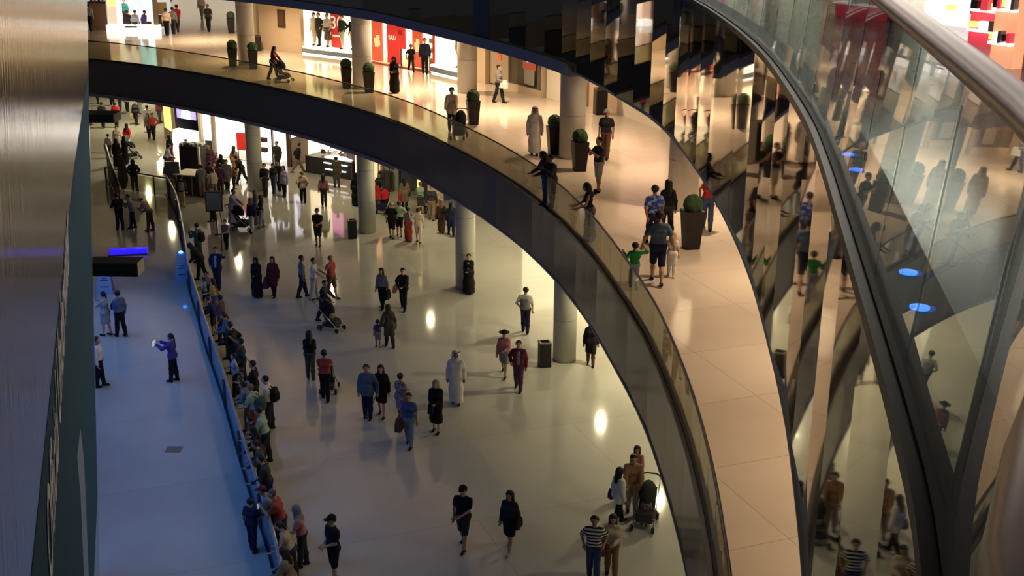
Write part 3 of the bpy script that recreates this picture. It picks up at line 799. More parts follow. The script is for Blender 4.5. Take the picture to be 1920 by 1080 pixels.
# --- second gallery shops, seen through and over the upper balustrade
mat('upper_glow', (.8, .75, .6), .6, emit=(1, .92, .72), es=1.0)
mat('upper_pink', (.8, .4, .5), .6, emit=(1, .45, .60), es=1.0)
mat('upper_red', (.7, .08, .1), .6, emit=(.9, .06, .10), es=.7)
mat('upper_orange', (.8, .4, .2), .6, emit=(1, .45, .24), es=.8)
mat('upper_white', (.9, .9, .9), .6, emit=(1, .93, .90), es=1.0)
q = [(-12, 74), (-6, 66), (0, 57), (4.5, 48), (7.5, 38), (9.3, 29), (9.9, 21), (9.6, 13), (8.6, 6), (7.5, -1)]
for i in range(len(q) - 1):
    mm = ('upper_glow', 'upper_white', 'upper_glow', 'upper_pink', 'upper_glow', 'upper_white', 'upper_pink', 'upper_white', 'upper_glow')[i]
    r, w = bay('shop_front', ('cream lit', 'white lit', 'cream lit', 'rose lit', 'cream lit', 'white lit', 'rose lit', 'white lit', 'cream lit')[i] + ' upper gallery shop front, ' + ('farthest', 'second farthest', 'third farthest', 'fourth farthest', 'middle', 'fourth closest', 'third closest', 'second closest', 'closest')[i] + ' of nine', 'shop front', np.array(q[i]), np.array(q[i + 1]), Z2, 4.4, 2.6, MATS[mm])
    n = max(2, int(w / 2.2))
    for k in range(n):
        x = w * (k + .5) / n
        MB().box((x, 1.6, .85), (w / n * .55, .5, 1.7)).build('display_unit', MATS[('grey_wall', 'wood_brown', 'upper_red', 'panel_dark', 'upper_orange')[(i * 2 + k) % 5]], r)
        for zz in (.6, 1.1, 1.6): MB().box((x, 1.3, zz), (w / n * .5, .12, .10)).build('lit_shelf', MATS['upper_white' if (k + i) % 2 else 'upper_glow'], r)
    for x in (.1, w - .1): MB().box((x, -.05, 2.2), (.3, .3, 4.4)).build('pilaster', MATS['grey_wall'], r)
for (x, y, w_, h_, m_, t) in ((5.4, 13.4, .30, 1.6, 'upper_orange', 'orange hanging banner on grey post, beyond the steel handrail'), (6.0, 15.2, .8, 1.1, 'upper_red', 'red display rack with lit shelves beyond the steel handrail'),
                              (6.5, 17.2, 1.1, 1.2, 'upper_white', 'white glowing display cabinet beyond the steel handrail'), (5.3, 11.6, .7, .9, 'upper_pink', 'pink lit display stand beside handrail bend'),
                              (5.2, 18.5, .9, 1.3, 'upper_red', 'red upper gallery rack seen through the glass'), (4.6, 24.5, 1.0, 1.4, 'upper_glow', 'cream glowing upper gallery cabinet seen through the glass'), (5.6, 21.5, .5, 1.5, 'upper_orange', 'orange upper gallery panel seen through the glass')):
    d = empty('display_stand', (x, y, Z2), R(-60)); tag(d, t, 'display stand')
    MB().box((0, 0, h_ / 2), (w_, .4, h_)).build('cabinet', MATS[m_], d)
    MB().box((w_ / 2 + .12, 0, h_ / 2 + .2), (.14, .2, h_ + .4)).build('post', MATS['grey_wall'], d)
    for k in range(4):
        MB().box((0, -.23, h_ * (.16 + .22 * k)), (w_ * .95, .10, .03)).build('shelf', MATS['upper_white'], d)
        for j in range(5): MB().box((w_ * (-.38 + .19 * j), -.24, h_ * (.16 + .22 * k) + .07), (w_ * .13, .08, .07 + .03 * ((j + k) % 3))).build('goods', MATS[('light_yellow', 'panel_dark', 'upper_white', 'upper_red', 'grey_wall')[(j * 2 + k) % 5]], d)

# ------------------------------------------------------------------ planters, bins, signs, kiosk
mat('pot_dark', (.014, .010, .010), 0.45, spec=.3)
mat('box_leaf', (.028, .075, .022), 0.9, noise=.6, nscale=30)
mat('bin_dark', (.013, .011, .011), 0.45, spec=.3)


def planter(x, y, h, label, w=.26):
    r = empty('topiary_planter', (x, y, Z1), R(12)); tag(r, label, 'planter', 'dark planters with clipped topiary balls')
    b = MB()
    for (s0, z0, s1, z1) in ((w * .72, 0, w, h), (w, h, w * 1.03, h + .03)):
        P = [(a * s, c * s, z) for s, z in ((s0, z0), (s1, z1)) for a, c in ((-1, -1), (1, -1), (1, 1), (-1, 1))]
        b.add(P, [(3, 2, 1, 0), (4, 5, 6, 7), (0, 1, 5, 4), (1, 2, 6, 5), (2, 3, 7, 6), (3, 0, 4, 7)])
    b.build('pot', MATS['pot_dark'], r)
    g = MB(); rr = w * 1.02; prof = []
    for k in range(13):
        t = math.pi * k / 12; prof.append((max(.01, rr * math.sin(t)), h + rr * .72 - rr * math.cos(t)))
    g.lathe(prof, 28)
    g.v = [(a + random.uniform(-.014, .014), c + random.uniform(-.014, .014), z + random.uniform(-.014, .014)) for a, c, z in g.v]
    g.build('topiary_ball', MATS['box_leaf'], r, smooth=False)


for (x, y, h, t) in ((-14.88, 65.36, .92, 'dark topiary planter left of the far corner column'), (-13.62, 64.45, .92, 'dark topiary planter right of the far corner column'),
                     (-7.98, 58.57, .92, 'dark topiary planter left of mannequin window column, half hidden'), (-6.75, 57.21, .92, 'dark topiary planter right of mannequin window column'),
                     (-1.64, 49.41, .95, 'topiary planter beside woman in pale shirt with stroller'), (1.48, 43.73, .98, 'topiary planter half hidden left of column beside robed man'),
                     (2.26, 41.05, .98, 'dark pot with green topiary ball beside man holding phone'), (4.80, 31.74, 1.02, 'closest and tallest topiary planter, beside family walking away'),
                     (-18.27, 80.38, .92, 'farthest dark planter before pink lit corridor shop')):
    planter(x, y, h, t)


def litter_bin(x, y, z, label, s=1.0):
    r = empty('litter_bin', (x, y, z), R(14)); tag(r, label, 'bin', 'dark square litter bins')
    MB().box((0, 0, .42 * s), (.40 * s, .40 * s, .84 * s), 0, .03).build('body', MATS['bin_dark'], r)
    b = MB()
    for a, c, dx, dy in ((-.17, 0, .06, .40), (.17, 0, .06, .40), (0, -.17, .28, .06), (0, .17, .28, .06)): b.box((a * s, c * s, .87 * s), (dx * s, dy * s, .06))
    b.build('top_rim', MATS['steel'], r)
    MB().box((0, 0, .845 * s), (.26 * s, .26 * s, .01)).build('opening', MATS['groove'], r)


litter_bin(-7.52, 55.51, 0, 'dark litter bin left of the stone column on ground floor')
litter_bin(1.15, 39.57, 0, 'dark litter bin closest to the gallery underside on ground floor', 1.0)
litter_bin(-14.83, 71.76, 6.58, 'dark litter bin at cream corner wall on the gallery', .95)
litter_bin(3.68, 52.02, 6.58, 'dark litter bin behind the capped man on the gallery', 1.25)

mat('sign_pale', (.30, .45, .62), .5)
for (x, y, t, rz) in ((-13.79, 48.91, 'pale blue folding floor sign against the barrier', 15), (-16.44, 47.13, 'pale blue folding floor sign behind the woman in grey skirt', 5)):
    r = empty('floor_sign', (x, y, 0), R(rz)); tag(r, t, 'floor sign', 'pale blue folding floor signs')
    for s_ in (-1, 1):
        MB().add([(-.32, .26 * s_, 0), (.32, .26 * s_, 0), (.20, .03 * s_, 1.15), (-.20, .03 * s_, 1.15), (-.32, .28 * s_, 0), (.32, .28 * s_, 0), (.20, .05 * s_, 1.15), (-.20, .05 * s_, 1.15)],
                 [(0, 1, 2, 3), (7, 6, 5, 4), (0, 4, 5, 1), (1, 5, 6, 2), (2, 6, 7, 3), (3, 7, 4, 0)]).build('board', MATS['sign_pale'], r)
    for zz, ww in ((.30, .34), (.55, .30), (.64, .16)): MB().box((0, -.26 + .2 * zz - .015, zz), (ww, .02, .035)).build('print_line', MATS['groove'], r)
    l = MB().lathe([(.09, 0), (.09, .05), (.05, .09)], 14, (0, 0, 1.16)).build('blue_lamp', MATS['led_blue'], r)
mat('led_deep', (.02, .01, .3), .4, emit=(.025, .012, .85), es=1.1)
r = empty('light_bar', (-17.16, 52.56, 0), R(12)); tag(r, 'deep blue glowing floor bar beyond the long black box light', 'light')
MB().box((0, 0, .13), (1.6, .35, .22)).build('glowing_panel', MATS['led_deep'], r); MB().box((0, 0, .02), (1.7, .6, .04)).build('base', MATS['dark_steel'], r)
r = MB().box((0, 0, .004), (.46, .40, .008)).build('floor_hatch', mat('hatch', (.16, .15, .11), .6), loc=(-9.87, 32.69, 0)); tag(r, 'small olive-grey floor hatch set in the blue lit floor', 'hatch')
r = empty('feather_banner', (-20.39, 62.66, 0)); tag(r, 'leaf-shaped dark olive banner standing behind the glass barrier', 'banner')
MB().add([(x * .32, 0, z) for x, z in ((-.3, .5), (.3, .5), (.85, 1.0), (.75, 1.6), (.35, 2.1), (0, 2.35), (-.35, 2.1), (-.75, 1.6), (-.85, 1.0))] + [(x * .32, .03, z) for x, z in ((-.3, .5), (.3, .5), (.85, 1.0), (.75, 1.6), (.35, 2.1), (0, 2.35), (-.35, 2.1), (-.75, 1.6), (-.85, 1.0))],
         [tuple(range(9))[::-1], tuple(range(9, 18))] + [(i, (i + 1) % 9, 9 + (i + 1) % 9, 9 + i) for i in range(9)]).build('sail', cloth('olive'), r)
MB().tube([(0, .015, 0), (0, .015, .6)], .02).build('pole', MATS['steel'], r); MB().box((0, .015, .02), (.35, .35, .04)).build('base', MATS['dark_steel'], r)
r = empty('escalator_handrail', (-20.39, 61.75, 0)); tag(r, 'slanting dark escalator handrail with reddish side at far left', 'escalator')
d_ = np.array([-22.66, 67.12]) - np.array([-20.39, 61.75])
MB().tube([(0, 0, .95), (d_[0] * .5, d_[1] * .5, 1.3), (d_[0], d_[1], 1.9)], .09, 8).build('handrail', MATS['fixture_black'], r, smooth=True)
MB().add([(0, 0, .05), (d_[0], d_[1], .05), (d_[0], d_[1], 1.8), (0, 0, .9), (.06, 0, .05), (d_[0] + .06, d_[1], .05), (d_[0] + .06, d_[1], 1.8), (.06, 0, .9)],
         [(0, 1, 2, 3), (7, 6, 5, 4), (0, 4, 5, 1), (1, 5, 6, 2), (2, 6, 7, 3), (3, 7, 4, 0)]).build('side_panel', MATS['dark_red'], r)

# promotional kiosk with dark tower
k = empty('promotion_kiosk', (-17.01, 63.49, 0), R(-14)); tag(k, 'dark promotional kiosk counter with pale top in the crowd', 'kiosk')
MB().box((0, .6, .52), (1.9, 1.2, 1.04)).build('counter_body', MATS['wood_dark'], k)
MB().box((0, .6, 1.07), (2.1, 1.4, .06)).build('counter_top', MATS['white_wall'], k)
for x in (-.9, .0, .9): MB().box((x, -.02, .5), (.06, .06, 1.0)).build('trim_post', MATS['pilaster'], k)
t = empty('display_tower', (-17.66, 65.53, 0), R(-14)); tag(t, 'tall dark display tower with crumpled pale top behind kiosk counter', 'display stand')
MB().box((0, .5, 1.1), (1.15, .9, 2.2), 0, .03).build('body', MATS['shop_dark'], t); MB().box((.62, .05, 1.1), (.10, .10, 2.2)).build('light_post', MATS['white_wall'], t)
b = MB()
for i in range(9): b.box((-.5 + .13 * i, .35 + .1 * (i % 3), 2.26 + .03 * (i % 2)), (.2, .4, .12), .4 * i)
b.build('crumpled_cover', mat('foil', (.45, .43, .40), .5), t)
for (x, y, w_, h_, zc, rz, t_, lg) in ((-18.12, 63.92, .80, .95, 1.25, -8, 'grey picture board on stand left of the kiosk', 'khaki'), (-14.48, 57.74, .82, 1.0, 1.15, 8, 'framed blue-grey poster on stand below the kiosk', 'mauve')):
    r = empty('picture_board', (x, y, 0), R(rz)); tag(r, t_, 'display board')
    MB().box((0, -.05, zc), (w_, .05, h_)).build('frame', MATS['fixture_black'], r)
    MB().box((0, -.085, zc), (w_ * .86, .02, h_ * .88)).build('picture', mat('board_print_' + lg, (.22, .24, .27) if lg == 'mauve' else (.16, .16, .18), .5, noise=.6, nscale=2.5), r)
    for sx in (-.22, .22): MB().tube([(sx * 1.3, .22, .0), (sx * .8, .0, zc)], .02).build('leg', MATS['dark_steel'], r)
# rope stanchions
sq = [(-14.83, 58.23), (-13.94, 55.84), (-12.96, 52.53)]
for i, (x, y) in enumerate(sq):
    r = empty('rope_post', (x, y, 0)); tag(r, 'slim black queue post, %s' % ('below the framed poster', 'between poster and boy in grey', 'closest, behind man in navy blazer')[i], 'post', 'black queue posts')
    MB().lathe([(.16, 0), (.16, .02), (.03, .05), (.025, .95), (.04, .97), (.04, 1.0)], 14).build('pole', MATS['fixture_black'], r, smooth=True)
# ------------------------------------------------------------------ people
BIG = 1.0


def field(prims, res, cuts=(), subs=()):
    """distance field of rounded limbs blended smoothly; a limb is (a, b, ra, rb, blend)"""
    lo = np.min([np.minimum(np.array(a) - ra, np.array(b) - rb) for a, b, ra, rb, k in prims], 0) - 2.5 * res
    hi = np.max([np.maximum(np.array(a) + ra, np.array(b) + rb) for a, b, ra, rb, k in prims], 0) + 2.5 * res
    n = np.ceil((hi - lo) / res).astype(int) + 1
    F = np.full(n, BIG, np.float32)
    ax = [lo[i] + res * np.arange(n[i]) for i in range(3)]
    for a, b, ra, rb, k in prims:
        a = np.array(a, float); b = np.array(b, float); pad = k + 2 * res
        l = np.minimum(a - ra, b - rb) - pad; h = np.maximum(a + ra, b + rb) + pad
        i0 = np.clip(np.floor((l - lo) / res).astype(int), 0, n - 1); i1 = np.clip(np.ceil((h - lo) / res).astype(int) + 1, 1, n)
        X = ax[0][i0[0]:i1[0], None, None]; Y = ax[1][None, i0[1]:i1[1], None]; Z = ax[2][None, None, i0[2]:i1[2]]
        ba = b - a; bb = float(ba @ ba)
        if bb < 1e-9:
            d = np.sqrt((X - a[0]) ** 2 + (Y - a[1]) ** 2 + (Z - a[2]) ** 2) - max(ra, rb)
        else:
            t = np.clip(((X - a[0]) * ba[0] + (Y - a[1]) * ba[1] + (Z - a[2]) * ba[2]) / bb, 0, 1)
            d = np.sqrt((X - a[0] - t * ba[0]) ** 2 + (Y - a[1] - t * ba[1]) ** 2 + (Z - a[2] - t * ba[2]) ** 2) - (ra + (rb - ra) * t)
        S = F[i0[0]:i1[0], i0[1]:i1[1], i0[2]:i1[2]]
        hh = np.clip(.5 + .5 * (S - d) / k, 0, 1)
        F[i0[0]:i1[0], i0[1]:i1[1], i0[2]:i1[2]] = S * (1 - hh) + d * hh - k * hh * (1 - hh)
    X = ax[0][:, None, None]; Y = ax[1][None, :, None]; Z = ax[2][None, None, :]
    for p, nn in cuts:
        F = np.maximum(F, (X - p[0]) * nn[0] + (Y - p[1]) * nn[1] + (Z - p[2]) * nn[2])
    for c, r in subs:
        F = np.maximum(F, r - np.sqrt((X - c[0]) ** 2 + (Y - c[1]) ** 2 + (Z - c[2]) ** 2))
    return F, lo


def surface(F, lo, h):
    S = F < 0; n = F.shape
    cn = np.zeros((n[0] - 1, n[1] - 1, n[2] - 1), np.int8)
    C = [(i, j, k) for i in (0, 1) for j in (0, 1) for k in (0, 1)]
    sl = lambda A, c: A[c[0]:n[0] - 1 + c[0], c[1]:n[1] - 1 + c[1], c[2]:n[2] - 1 + c[2]]
    for c in C: cn += sl(S, c)
    act = (cn > 0) & (cn < 8)
    ids = np.argwhere(act)
    if len(ids) == 0: return np.zeros((0, 3)), np.zeros((0, 4), int)
    idx = -np.ones(act.shape, np.int64); idx[act] = np.arange(len(ids))
    acc = np.zeros((len(ids), 3)); cnt = np.zeros(len(ids))
    for c in C:
        for ax in range(3):
            if c[ax]: continue
            e = list(c); e[ax] = 1
            f0 = F[ids[:, 0] + c[0], ids[:, 1] + c[1], ids[:, 2] + c[2]]; f1 = F[ids[:, 0] + e[0], ids[:, 1] + e[1], ids[:, 2] + e[2]]
            m = (f0 < 0) != (f1 < 0)
            t = np.where(m, f0 / np.where(m, f0 - f1, 1), 0)
            for q in range(3): acc[:, q] += np.where(m, c[q] + (t if q == ax else 0), 0)
            cnt += m
    V = lo + (ids + acc / cnt[:, None]) * h
    Q = []
    for ax in range(3):
        A = np.moveaxis(S, ax, 0); I = np.moveaxis(idx, ax, 0)
        cr = A[:-1, 1:-1, 1:-1] != A[1:, 1:-1, 1:-1]
        w = np.argwhere(cr)
        if len(w) == 0: continue
        i, j, k = w[:, 0], w[:, 1] + 1, w[:, 2] + 1
        q = np.stack([I[i, j - 1, k - 1], I[i, j, k - 1], I[i, j, k], I[i, j - 1, k]], 1)
        ins = A[i, j, k]
        flip = ins if ax != 1 else ~ins
        q[~flip] = q[~flip][:, ::-1]
        Q.append(q)
    return V, np.concatenate(Q)


def skin_mesh(name, V, Q, mats, parent=None, extra=None):
    """extra: list of (verts, faces, material index) islands rooted in the surface (fingers, eyes)"""
    V = np.asarray(V, np.float32); faces = [Q]
    loops = Q.reshape(-1); starts = np.arange(len(Q)) * 4; tot = np.full(len(Q), 4); mi = np.zeros(len(Q), int)
    if extra:
        for ev, ef, m in extra:
            off = len(V); V = np.vstack([V, np.asarray(ev, np.float32)])
            for f in ef:
                starts = np.append(starts, len(loops)); tot = np.append(tot, len(f)); mi = np.append(mi, m)
                loops = np.concatenate([loops, np.array(f) + off])
    me = bpy.data.meshes.new(name)
    me.vertices.add(len(V)); me.vertices.foreach_set('co', V.reshape(-1))
    me.loops.add(len(loops)); me.loops.foreach_set('vertex_index', loops.astype(np.int32))
    me.polygons.add(len(tot)); me.polygons.foreach_set('loop_start', starts.astype(np.int32))
    me.polygons.foreach_set('use_smooth', np.ones(len(tot), bool))
    for m in mats: me.materials.append(m)
    me.polygons.foreach_set('material_index', mi.astype(np.int32))
    me.update(calc_edges=True); me.validate()
    o = bpy.data.objects.new(name, me); COL.objects.link(o)
    if parent: o.parent = parent
    return o


def V3(x, y, z): return np.array([x, y, z], float)


def rotx(p, c, a):
    """tilt a point forward (towards +y) by a about the x axis through c"""
    d = p - c; ca, sa = math.cos(a), math.sin(a)
    return c + V3(d[0], d[1] * ca + d[2] * sa, -d[1] * sa + d[2] * ca)


def bone2(S, T, l1, l2, pole):
    d = T - S; L = np.linalg.norm(d)
    L = min(L, (l1 + l2) * .995); u = d / max(np.linalg.norm(d), 1e-6)
    a = (l1 * l1 - l2 * l2 + L * L) / (2 * L); hh = math.sqrt(max(l1 * l1 - a * a, 0))
    pv = pole - u * (pole @ u); pv /= max(np.linalg.norm(pv), 1e-6)
    return S + u * a + pv * hh, S + u * L


# where the wrist goes for each arm habit: x outward, y forward, z up (metres on a 1.75 m person)
ARM = dict(d=(.25, .02, .87), wf=(.23, .20, .92), wb=(.24, -.20, .93), hip=(.24, .04, 1.02), ph=(.09, .34, 1.36), ps=(.20, .42, 1.04), rl=(.20, .38, 1.10), up=(.22, .16, 1.84),
           pt=(.55, .28, 1.50), cr=(-.08, .21, 1.20), bg=(.27, .0, .84), po=(.22, .04, .93), hc=(.03, .25, 1.05), ch=(.36, .02, .92), chu=(.34, .04, 1.62), ov=(.42, -.02, 1.42), se=(.42, .36, 1.62), tb=(.16, .46, 1.38), cane=(.34, .10, .92),
           ear=(.12, .08, 1.52), bk=(.10, -.16, 1.0))
mat('eye_dark', (.02, .015, .012), .3)
mat('lips', (.25, .09, .08), .6)
mat('sole', (.05, .045, .04), .8)
RES = 0.0165
NP = [0]


def person(x, y, z, yaw, H, pose, arms, top, bot, head, label, skin=2, shoes='black', lean=0, hy=0, group=None, fem=None, under=None, dz=0.0, res=None):
    """pose: 'st' + stride in degrees, or 'sit'; arms: left and right habit; top/bot/head: 'kind:colour'"""
    NP[0] += 1
    s = H / 1.75
    kid = max(0.0, 1.45 - H)
    hs = 1 + .38 * kid / .6
    tk, tcol = top.split(':'); bk_, bcol = bot.split(':'); hk, hcol = head.split(':')
    if fem is None: fem = hk in ('long', 'bun', 'hijab', 'tail') or tk in ('abaya', 'dress') or bk_ in ('skirt', 'longskirt')
    h_ = res or (RES if H > 1.3 else .0145)
    r_ = h_ / s
    lean = R(lean); C = V3(0, 0, .94)
    T = lambda px, py, pz: rotx(V3(px, py, pz), C, lean)
    # legs
    legs = []
    if pose == 'sit':
        for sx in (-1, 1):
            hip = V3(.09 * sx, 0, .94); kn = hip + V3(.02 * sx, .42, .02); an = kn + V3(0, .04, -.42); legs.append((hip, kn, an))
    else:
        a = R(float(pose[2:] or 3))
        for sx, f in ((-1, a), (1, -a * .9)):
            hip = V3(.085 * sx, 0, .94); kb = abs(a) * (.12 if f > 0 else .75)
            kn = hip + .44 * V3(.015 * sx, math.sin(f + kb * .3), -math.cos(f + kb * .3)); an = kn + .42 * V3(.01 * sx, math.sin(f - kb), -math.cos(f - kb)); legs.append((hip, kn, an))
        low = min(l[2][2] for l in legs) - .082
        sh = V3(0, 0, -low)
        legs = [tuple(p + sh for p in l) for l in legs]; C = C + sh
        T0 = T
        T = lambda px, py, pz: rotx(V3(px, py, pz) + sh, C, lean)
    bulk = .88 if fem else .98
    sw = .155 if fem else .182
    sho = [T(-sw, 0, 1.395), T(sw, 0, 1.395)]
    arm = []
    for i, sx in ((0, -1), (1, 1)):
        q = ARM[arms[i]]; sc_ = 1.0
        W_ = T(q[0] * sx, q[1], q[2]) if lean < .25 or q[2] > 1.0 else V3(q[0] * sx, q[1] + .25, q[2])
        pole = V3(.5 * sx, -.6, -.6)
        if q[2] > 1.45: pole = V3(.8 * sx, .1, -.5)
        E_, Wr = bone2(sho[i], W_, .285, .255, pole)
        arm.append((sho[i], E_, Wr))
    nk0, nk1 = T(0, -.005, 1.44), T(0, .01, 1.55)
    hc = T(0, .02, 1.645 + .03 * (hs - 1))
    ya = R(hy)

    def Hd(px, py, pz):
        px, py, pz = px * hs, py * hs, pz * hs
        px, py = px * math.cos(ya) - py * math.sin(ya), px * math.sin(ya) + py * math.cos(ya)
        return hc + (rotx(V3(px, py, pz), V3(0, 0, 0), lean * .6))

    torso = [(T(-.095 * bulk, .0, 1.27), T(.095 * bulk, .0, 1.27), .113 * bulk, .113 * bulk, .05), (T(-sw + .035, -.005, 1.38), T(sw - .035, -.005, 1.38), .058, .058, .06), (T(0, -.012, 1.455), T(-sw + .045, -.006, 1.40), .048, .046, .04),
             (T(0, -.012, 1.455), T(sw - .045, -.006, 1.40), .048, .046, .04), (T(-.06, .005, 1.08), T(.06, .005, 1.08), .105 * (.84 if fem else .98), .105 * (.84 if fem else .98), .07), (T(-.075, -.01, .95), T(.075, -.01, .95), .112 * (1.05 if fem else 1), .112 * (1.05 if fem else 1), .07)]
    if fem: torso.append((T(-.075, .07, 1.27), T(.075, .07, 1.27), .062, .062, .05))
    ua = lambda i, r0, r1, e=1.0: (arm[i][0], arm[i][0] + (arm[i][1] - arm[i][0]) * e, r0, r0 + (r1 - r0) * e, .035)
    fa = lambda i, r0, r1, e=1.0: (arm[i][1], arm[i][1] + (arm[i][2] - arm[i][1]) * e, r0, r0 + (r1 - r0) * e, .03)
    body = list(torso)
    for i in (0, 1):
        body += [ua(i, .052 * bulk, .041 * bulk), fa(i, .041 * bulk, .028)]
        d = arm[i][2] - arm[i][1]; d /= np.linalg.norm(d)
        body.append((arm[i][2], arm[i][2] + d * .075, .030, .032, .02))
        hip, kn, an = legs[i]
        body += [(hip, kn, .088 * bulk, .056, .05), (kn, kn + (an - kn) * .4 + V3(0, -.012, 0), .054, .055, .03), (kn + (an - kn) * .4 + V3(0, -.012, 0), an, .053, .037, .03)]
        body.append((an + V3(0, -.02, -.035), an + V3(0, .14, -.05), .036, .030, .02))
    body += [(nk0, nk1, .056, .052, .035), (Hd(0, -.012, .025), Hd(0, -.012, .025), .098 * hs, .098 * hs, .02), (Hd(0, .03, .0), Hd(0, .042, -.075), .070 * hs, .052 * hs, .03),
             (Hd(0, .095, .0), Hd(0, .108, -.03), .011 * hs, .017 * hs, .02), (Hd(-.095, -.005, -.01), Hd(-.098, -.01, .02), .016, .018, .012), (Hd(.095, -.005, -.01), Hd(.098, -.01, .02), .016, .018, .012)]
    scl = lambda P: [(np.array(a) * s, np.array(b) * s, ra * s, rb * s, k * s) for a, b, ra, rb, k in P]
    F, lo = field(scl(body), h_)
    V, Q = surface(F, lo, h_)
    extra = []
    for i, sx in ((0, -1), (1, 1)):                         # five fingers on each hand
        d = arm[i][2] - arm[i][1]; d /= np.linalg.norm(d)
        side = np.cross(d, V3(0, 1, 0) if abs(d[1]) < .8 else V3(0, 0, 1)); side /= np.linalg.norm(side)
        curl = np.cross(side, d); base = arm[i][2] + d * .075
        if (curl @ (V3(0, 0, 0) + V3(-sx, .3, 0))) < 0: curl = -curl
        for fi, (off, ln) in enumerate(((-.027, .062), (-.009, .078), (.009, .083), (.026, .072))):
            p0 = base + side * off; p1 = p0 + d * ln * .5 + curl * .008; p2 = p1 + d * ln * .35 + curl * .025; p3 = p2 + d * ln * .12 + curl * .022
            m = MB().tube([p * s for p in (p0 - d * .02, p0 + d * .015, p1, p2, p3)], [.010 * s, .0095 * s, .009 * s, .0085 * s, .006 * s], 5); extra.append((m.v, m.f, 0))
        t0 = arm[i][2] + d * .025 + side * .028; t1 = t0 + d * .035 + side * .022; t2 = t1 + d * .035 + side * .004 + curl * .012
        m = MB().tube([p * s for p in (t0 - side * .015, t0, t1, t2)], [.012 * s, .012 * s, .0105 * s, .007 * s], 5); extra.append((m.v, m.f, 0))
    for sx in (-1, 1):
        e = Hd(.034 * sx, .088, .018); m = MB().lathe([(.001, -.010), (.009, -.005), (.011, 0), (.009, .005), (.001, .010)], 6, tuple(e * s)); extra.append((m.v, m.f, 1))
    e = Hd(0, .096, -.062); sd = (Hd(.02, .092, -.062) - Hd(-.02, .092, -.062)) / 2
    m = MB().tube([(e - sd) * s, e * s + 0, (e + sd) * s], [.003 * s, .007 * s, .003 * s], 5); extra.append((m.v, m.f, 2))
    b = skin_mesh('person', V, Q, [MATS.get('skin%d' % skin) or mat('skin%d' % skin, SKIN[skin], .6, spec=.3), MATS['eye_dark'], MATS['lips']], None, extra)
    b.location = (x, y, z + dz); b.rotation_euler = (0, 0, R(yaw))
    tag(b, label, 'person', group)

    def wear(name, prims, m, cuts=(), subs=(), rs=h_):
        F, lo = field(scl(prims), rs, [(np.array(p) * s, n) for p, n in cuts], [(np.array(c) * s, r * s) for c, r in subs])
        v, q = surface(F, lo, rs)
        if len(q): return skin_mesh(name, v, q, [m], b)

    inf = lambda P, t: [(a, c, ra + t, rb + t, k) for a, c, ra, rb, k in P]
    down = T(0, 0, 0) - T(0, 0, 1); down /= np.linalg.norm(down)
    neckcut = [(T(0, 0, 1.495), -down)]
    # --- bottoms
    if bk_ in ('trousers', 'shorts', 'leggings'):
        t = .022 if bk_ == 'trousers' else (.026 if bk_ == 'shorts' else .014)
        P = inf(torso[5:6], t); cuts = [(T(0, 0, 1.02), -down)]
        for hip, kn, an in legs:
            P += [(hip, kn if bk_ != 'shorts' else hip + (kn - hip) * .98, .088 * bulk + t, .058 + t, .03)]
            if bk_ != 'shorts': P += [(kn, kn + (an - kn) * .4 + V3(0, -.012, 0), .058 + t, .058 + t, .03), (kn + (an - kn) * .4 + V3(0, -.012, 0), an + V3(0, .008, -.012), .058 + t, .048 + t * .7, .03)]
        wear(bk_ if bk_ != 'leggings' else 'leggings', P, cloth(bcol), cuts)
    elif bk_ in ('skirt', 'longskirt') or tk == 'dress':
        pass
    if bk_ in ('skirt', 'longskirt', 'midskirt') or tk in ('dress', 'longdress'):
        zt = dict(skirt=.52, midskirt=.36, longskirt=.08).get(bk_, .50 if tk == 'dress' else .12)
        fl = .10 if zt > .3 else .07
        mid = (legs[0][1] + legs[1][1]) / 2; low = (legs[0][2] + legs[1][2]) / 2
        P = inf(torso[5:6], .022) + inf(torso[4:5], .012)
        for hip, kn, an in legs: P += [(hip, kn, .10, .075 + fl * .35, .09)] + ([(kn, an, .075 + fl * .35, .08 + fl * .5, .12)] if zt < .45 else [])
        P += [(C, mid, .12, .10 + fl * .4, .10)] + ([(mid, low, .10 + fl * .4, .10 + fl * .7, .10)] if zt < .45 else [])
        wear('skirt' if 'dress' not in tk else 'dress_skirt', P, cloth(bcol if 'skirt' in bk_ else tcol), [(T(0, 0, 1.06), -down), (V3(0, 0, zt), V3(0, 0, -1))])
    # --- tops
    th = dict(tee=.018, shirt=.019, tank=.015, jacket=.026, coat=.030, blazer=.024, hoodie=.028, dress=.018, longdress=.020, abaya=.036, kandura=.032, loose=.030).get(tk, .015)
    hem = dict(tee=.85, shirt=.84, tank=.90, jacket=.80, blazer=.76, hoodie=.82, coat=.50, loose=.74, dress=.92, longdress=.92).get(tk, .86)
    P = inf(torso, th)
    if tk in ('abaya', 'kandura'):
        mid = (legs[0][1] + legs[1][1]) / 2; low = (legs[0][2] + legs[1][2]) / 2; fl = .06 if tk == 'abaya' else .02
        for hip, kn, an in legs: P += [(hip, kn, .115, .115 + fl * .6, .10), (kn, an, .115 + fl * .6, .12 + fl, .10)]
        P += [(C, mid, .14, .14 + fl, .10), (mid, low, .14 + fl, .15 + fl * 1.3, .10)]
        for i in (0, 1): P += [ua(i, .075, .068), fa(i, .068, .072, .93)]
        wear('robe', P, cloth(tcol), neckcut + [(V3(0, 0, .06 if tk == 'abaya' else .10), V3(0, 0, -1))])
    else:
        if tk in ('coat', 'loose') or hem < .8:
            for hip, kn, an in legs: P += [(hip, hip + (kn - hip) * (1.0 if tk == 'coat' else .55), .105 + th * .5, .10 + th * .5, .08)]
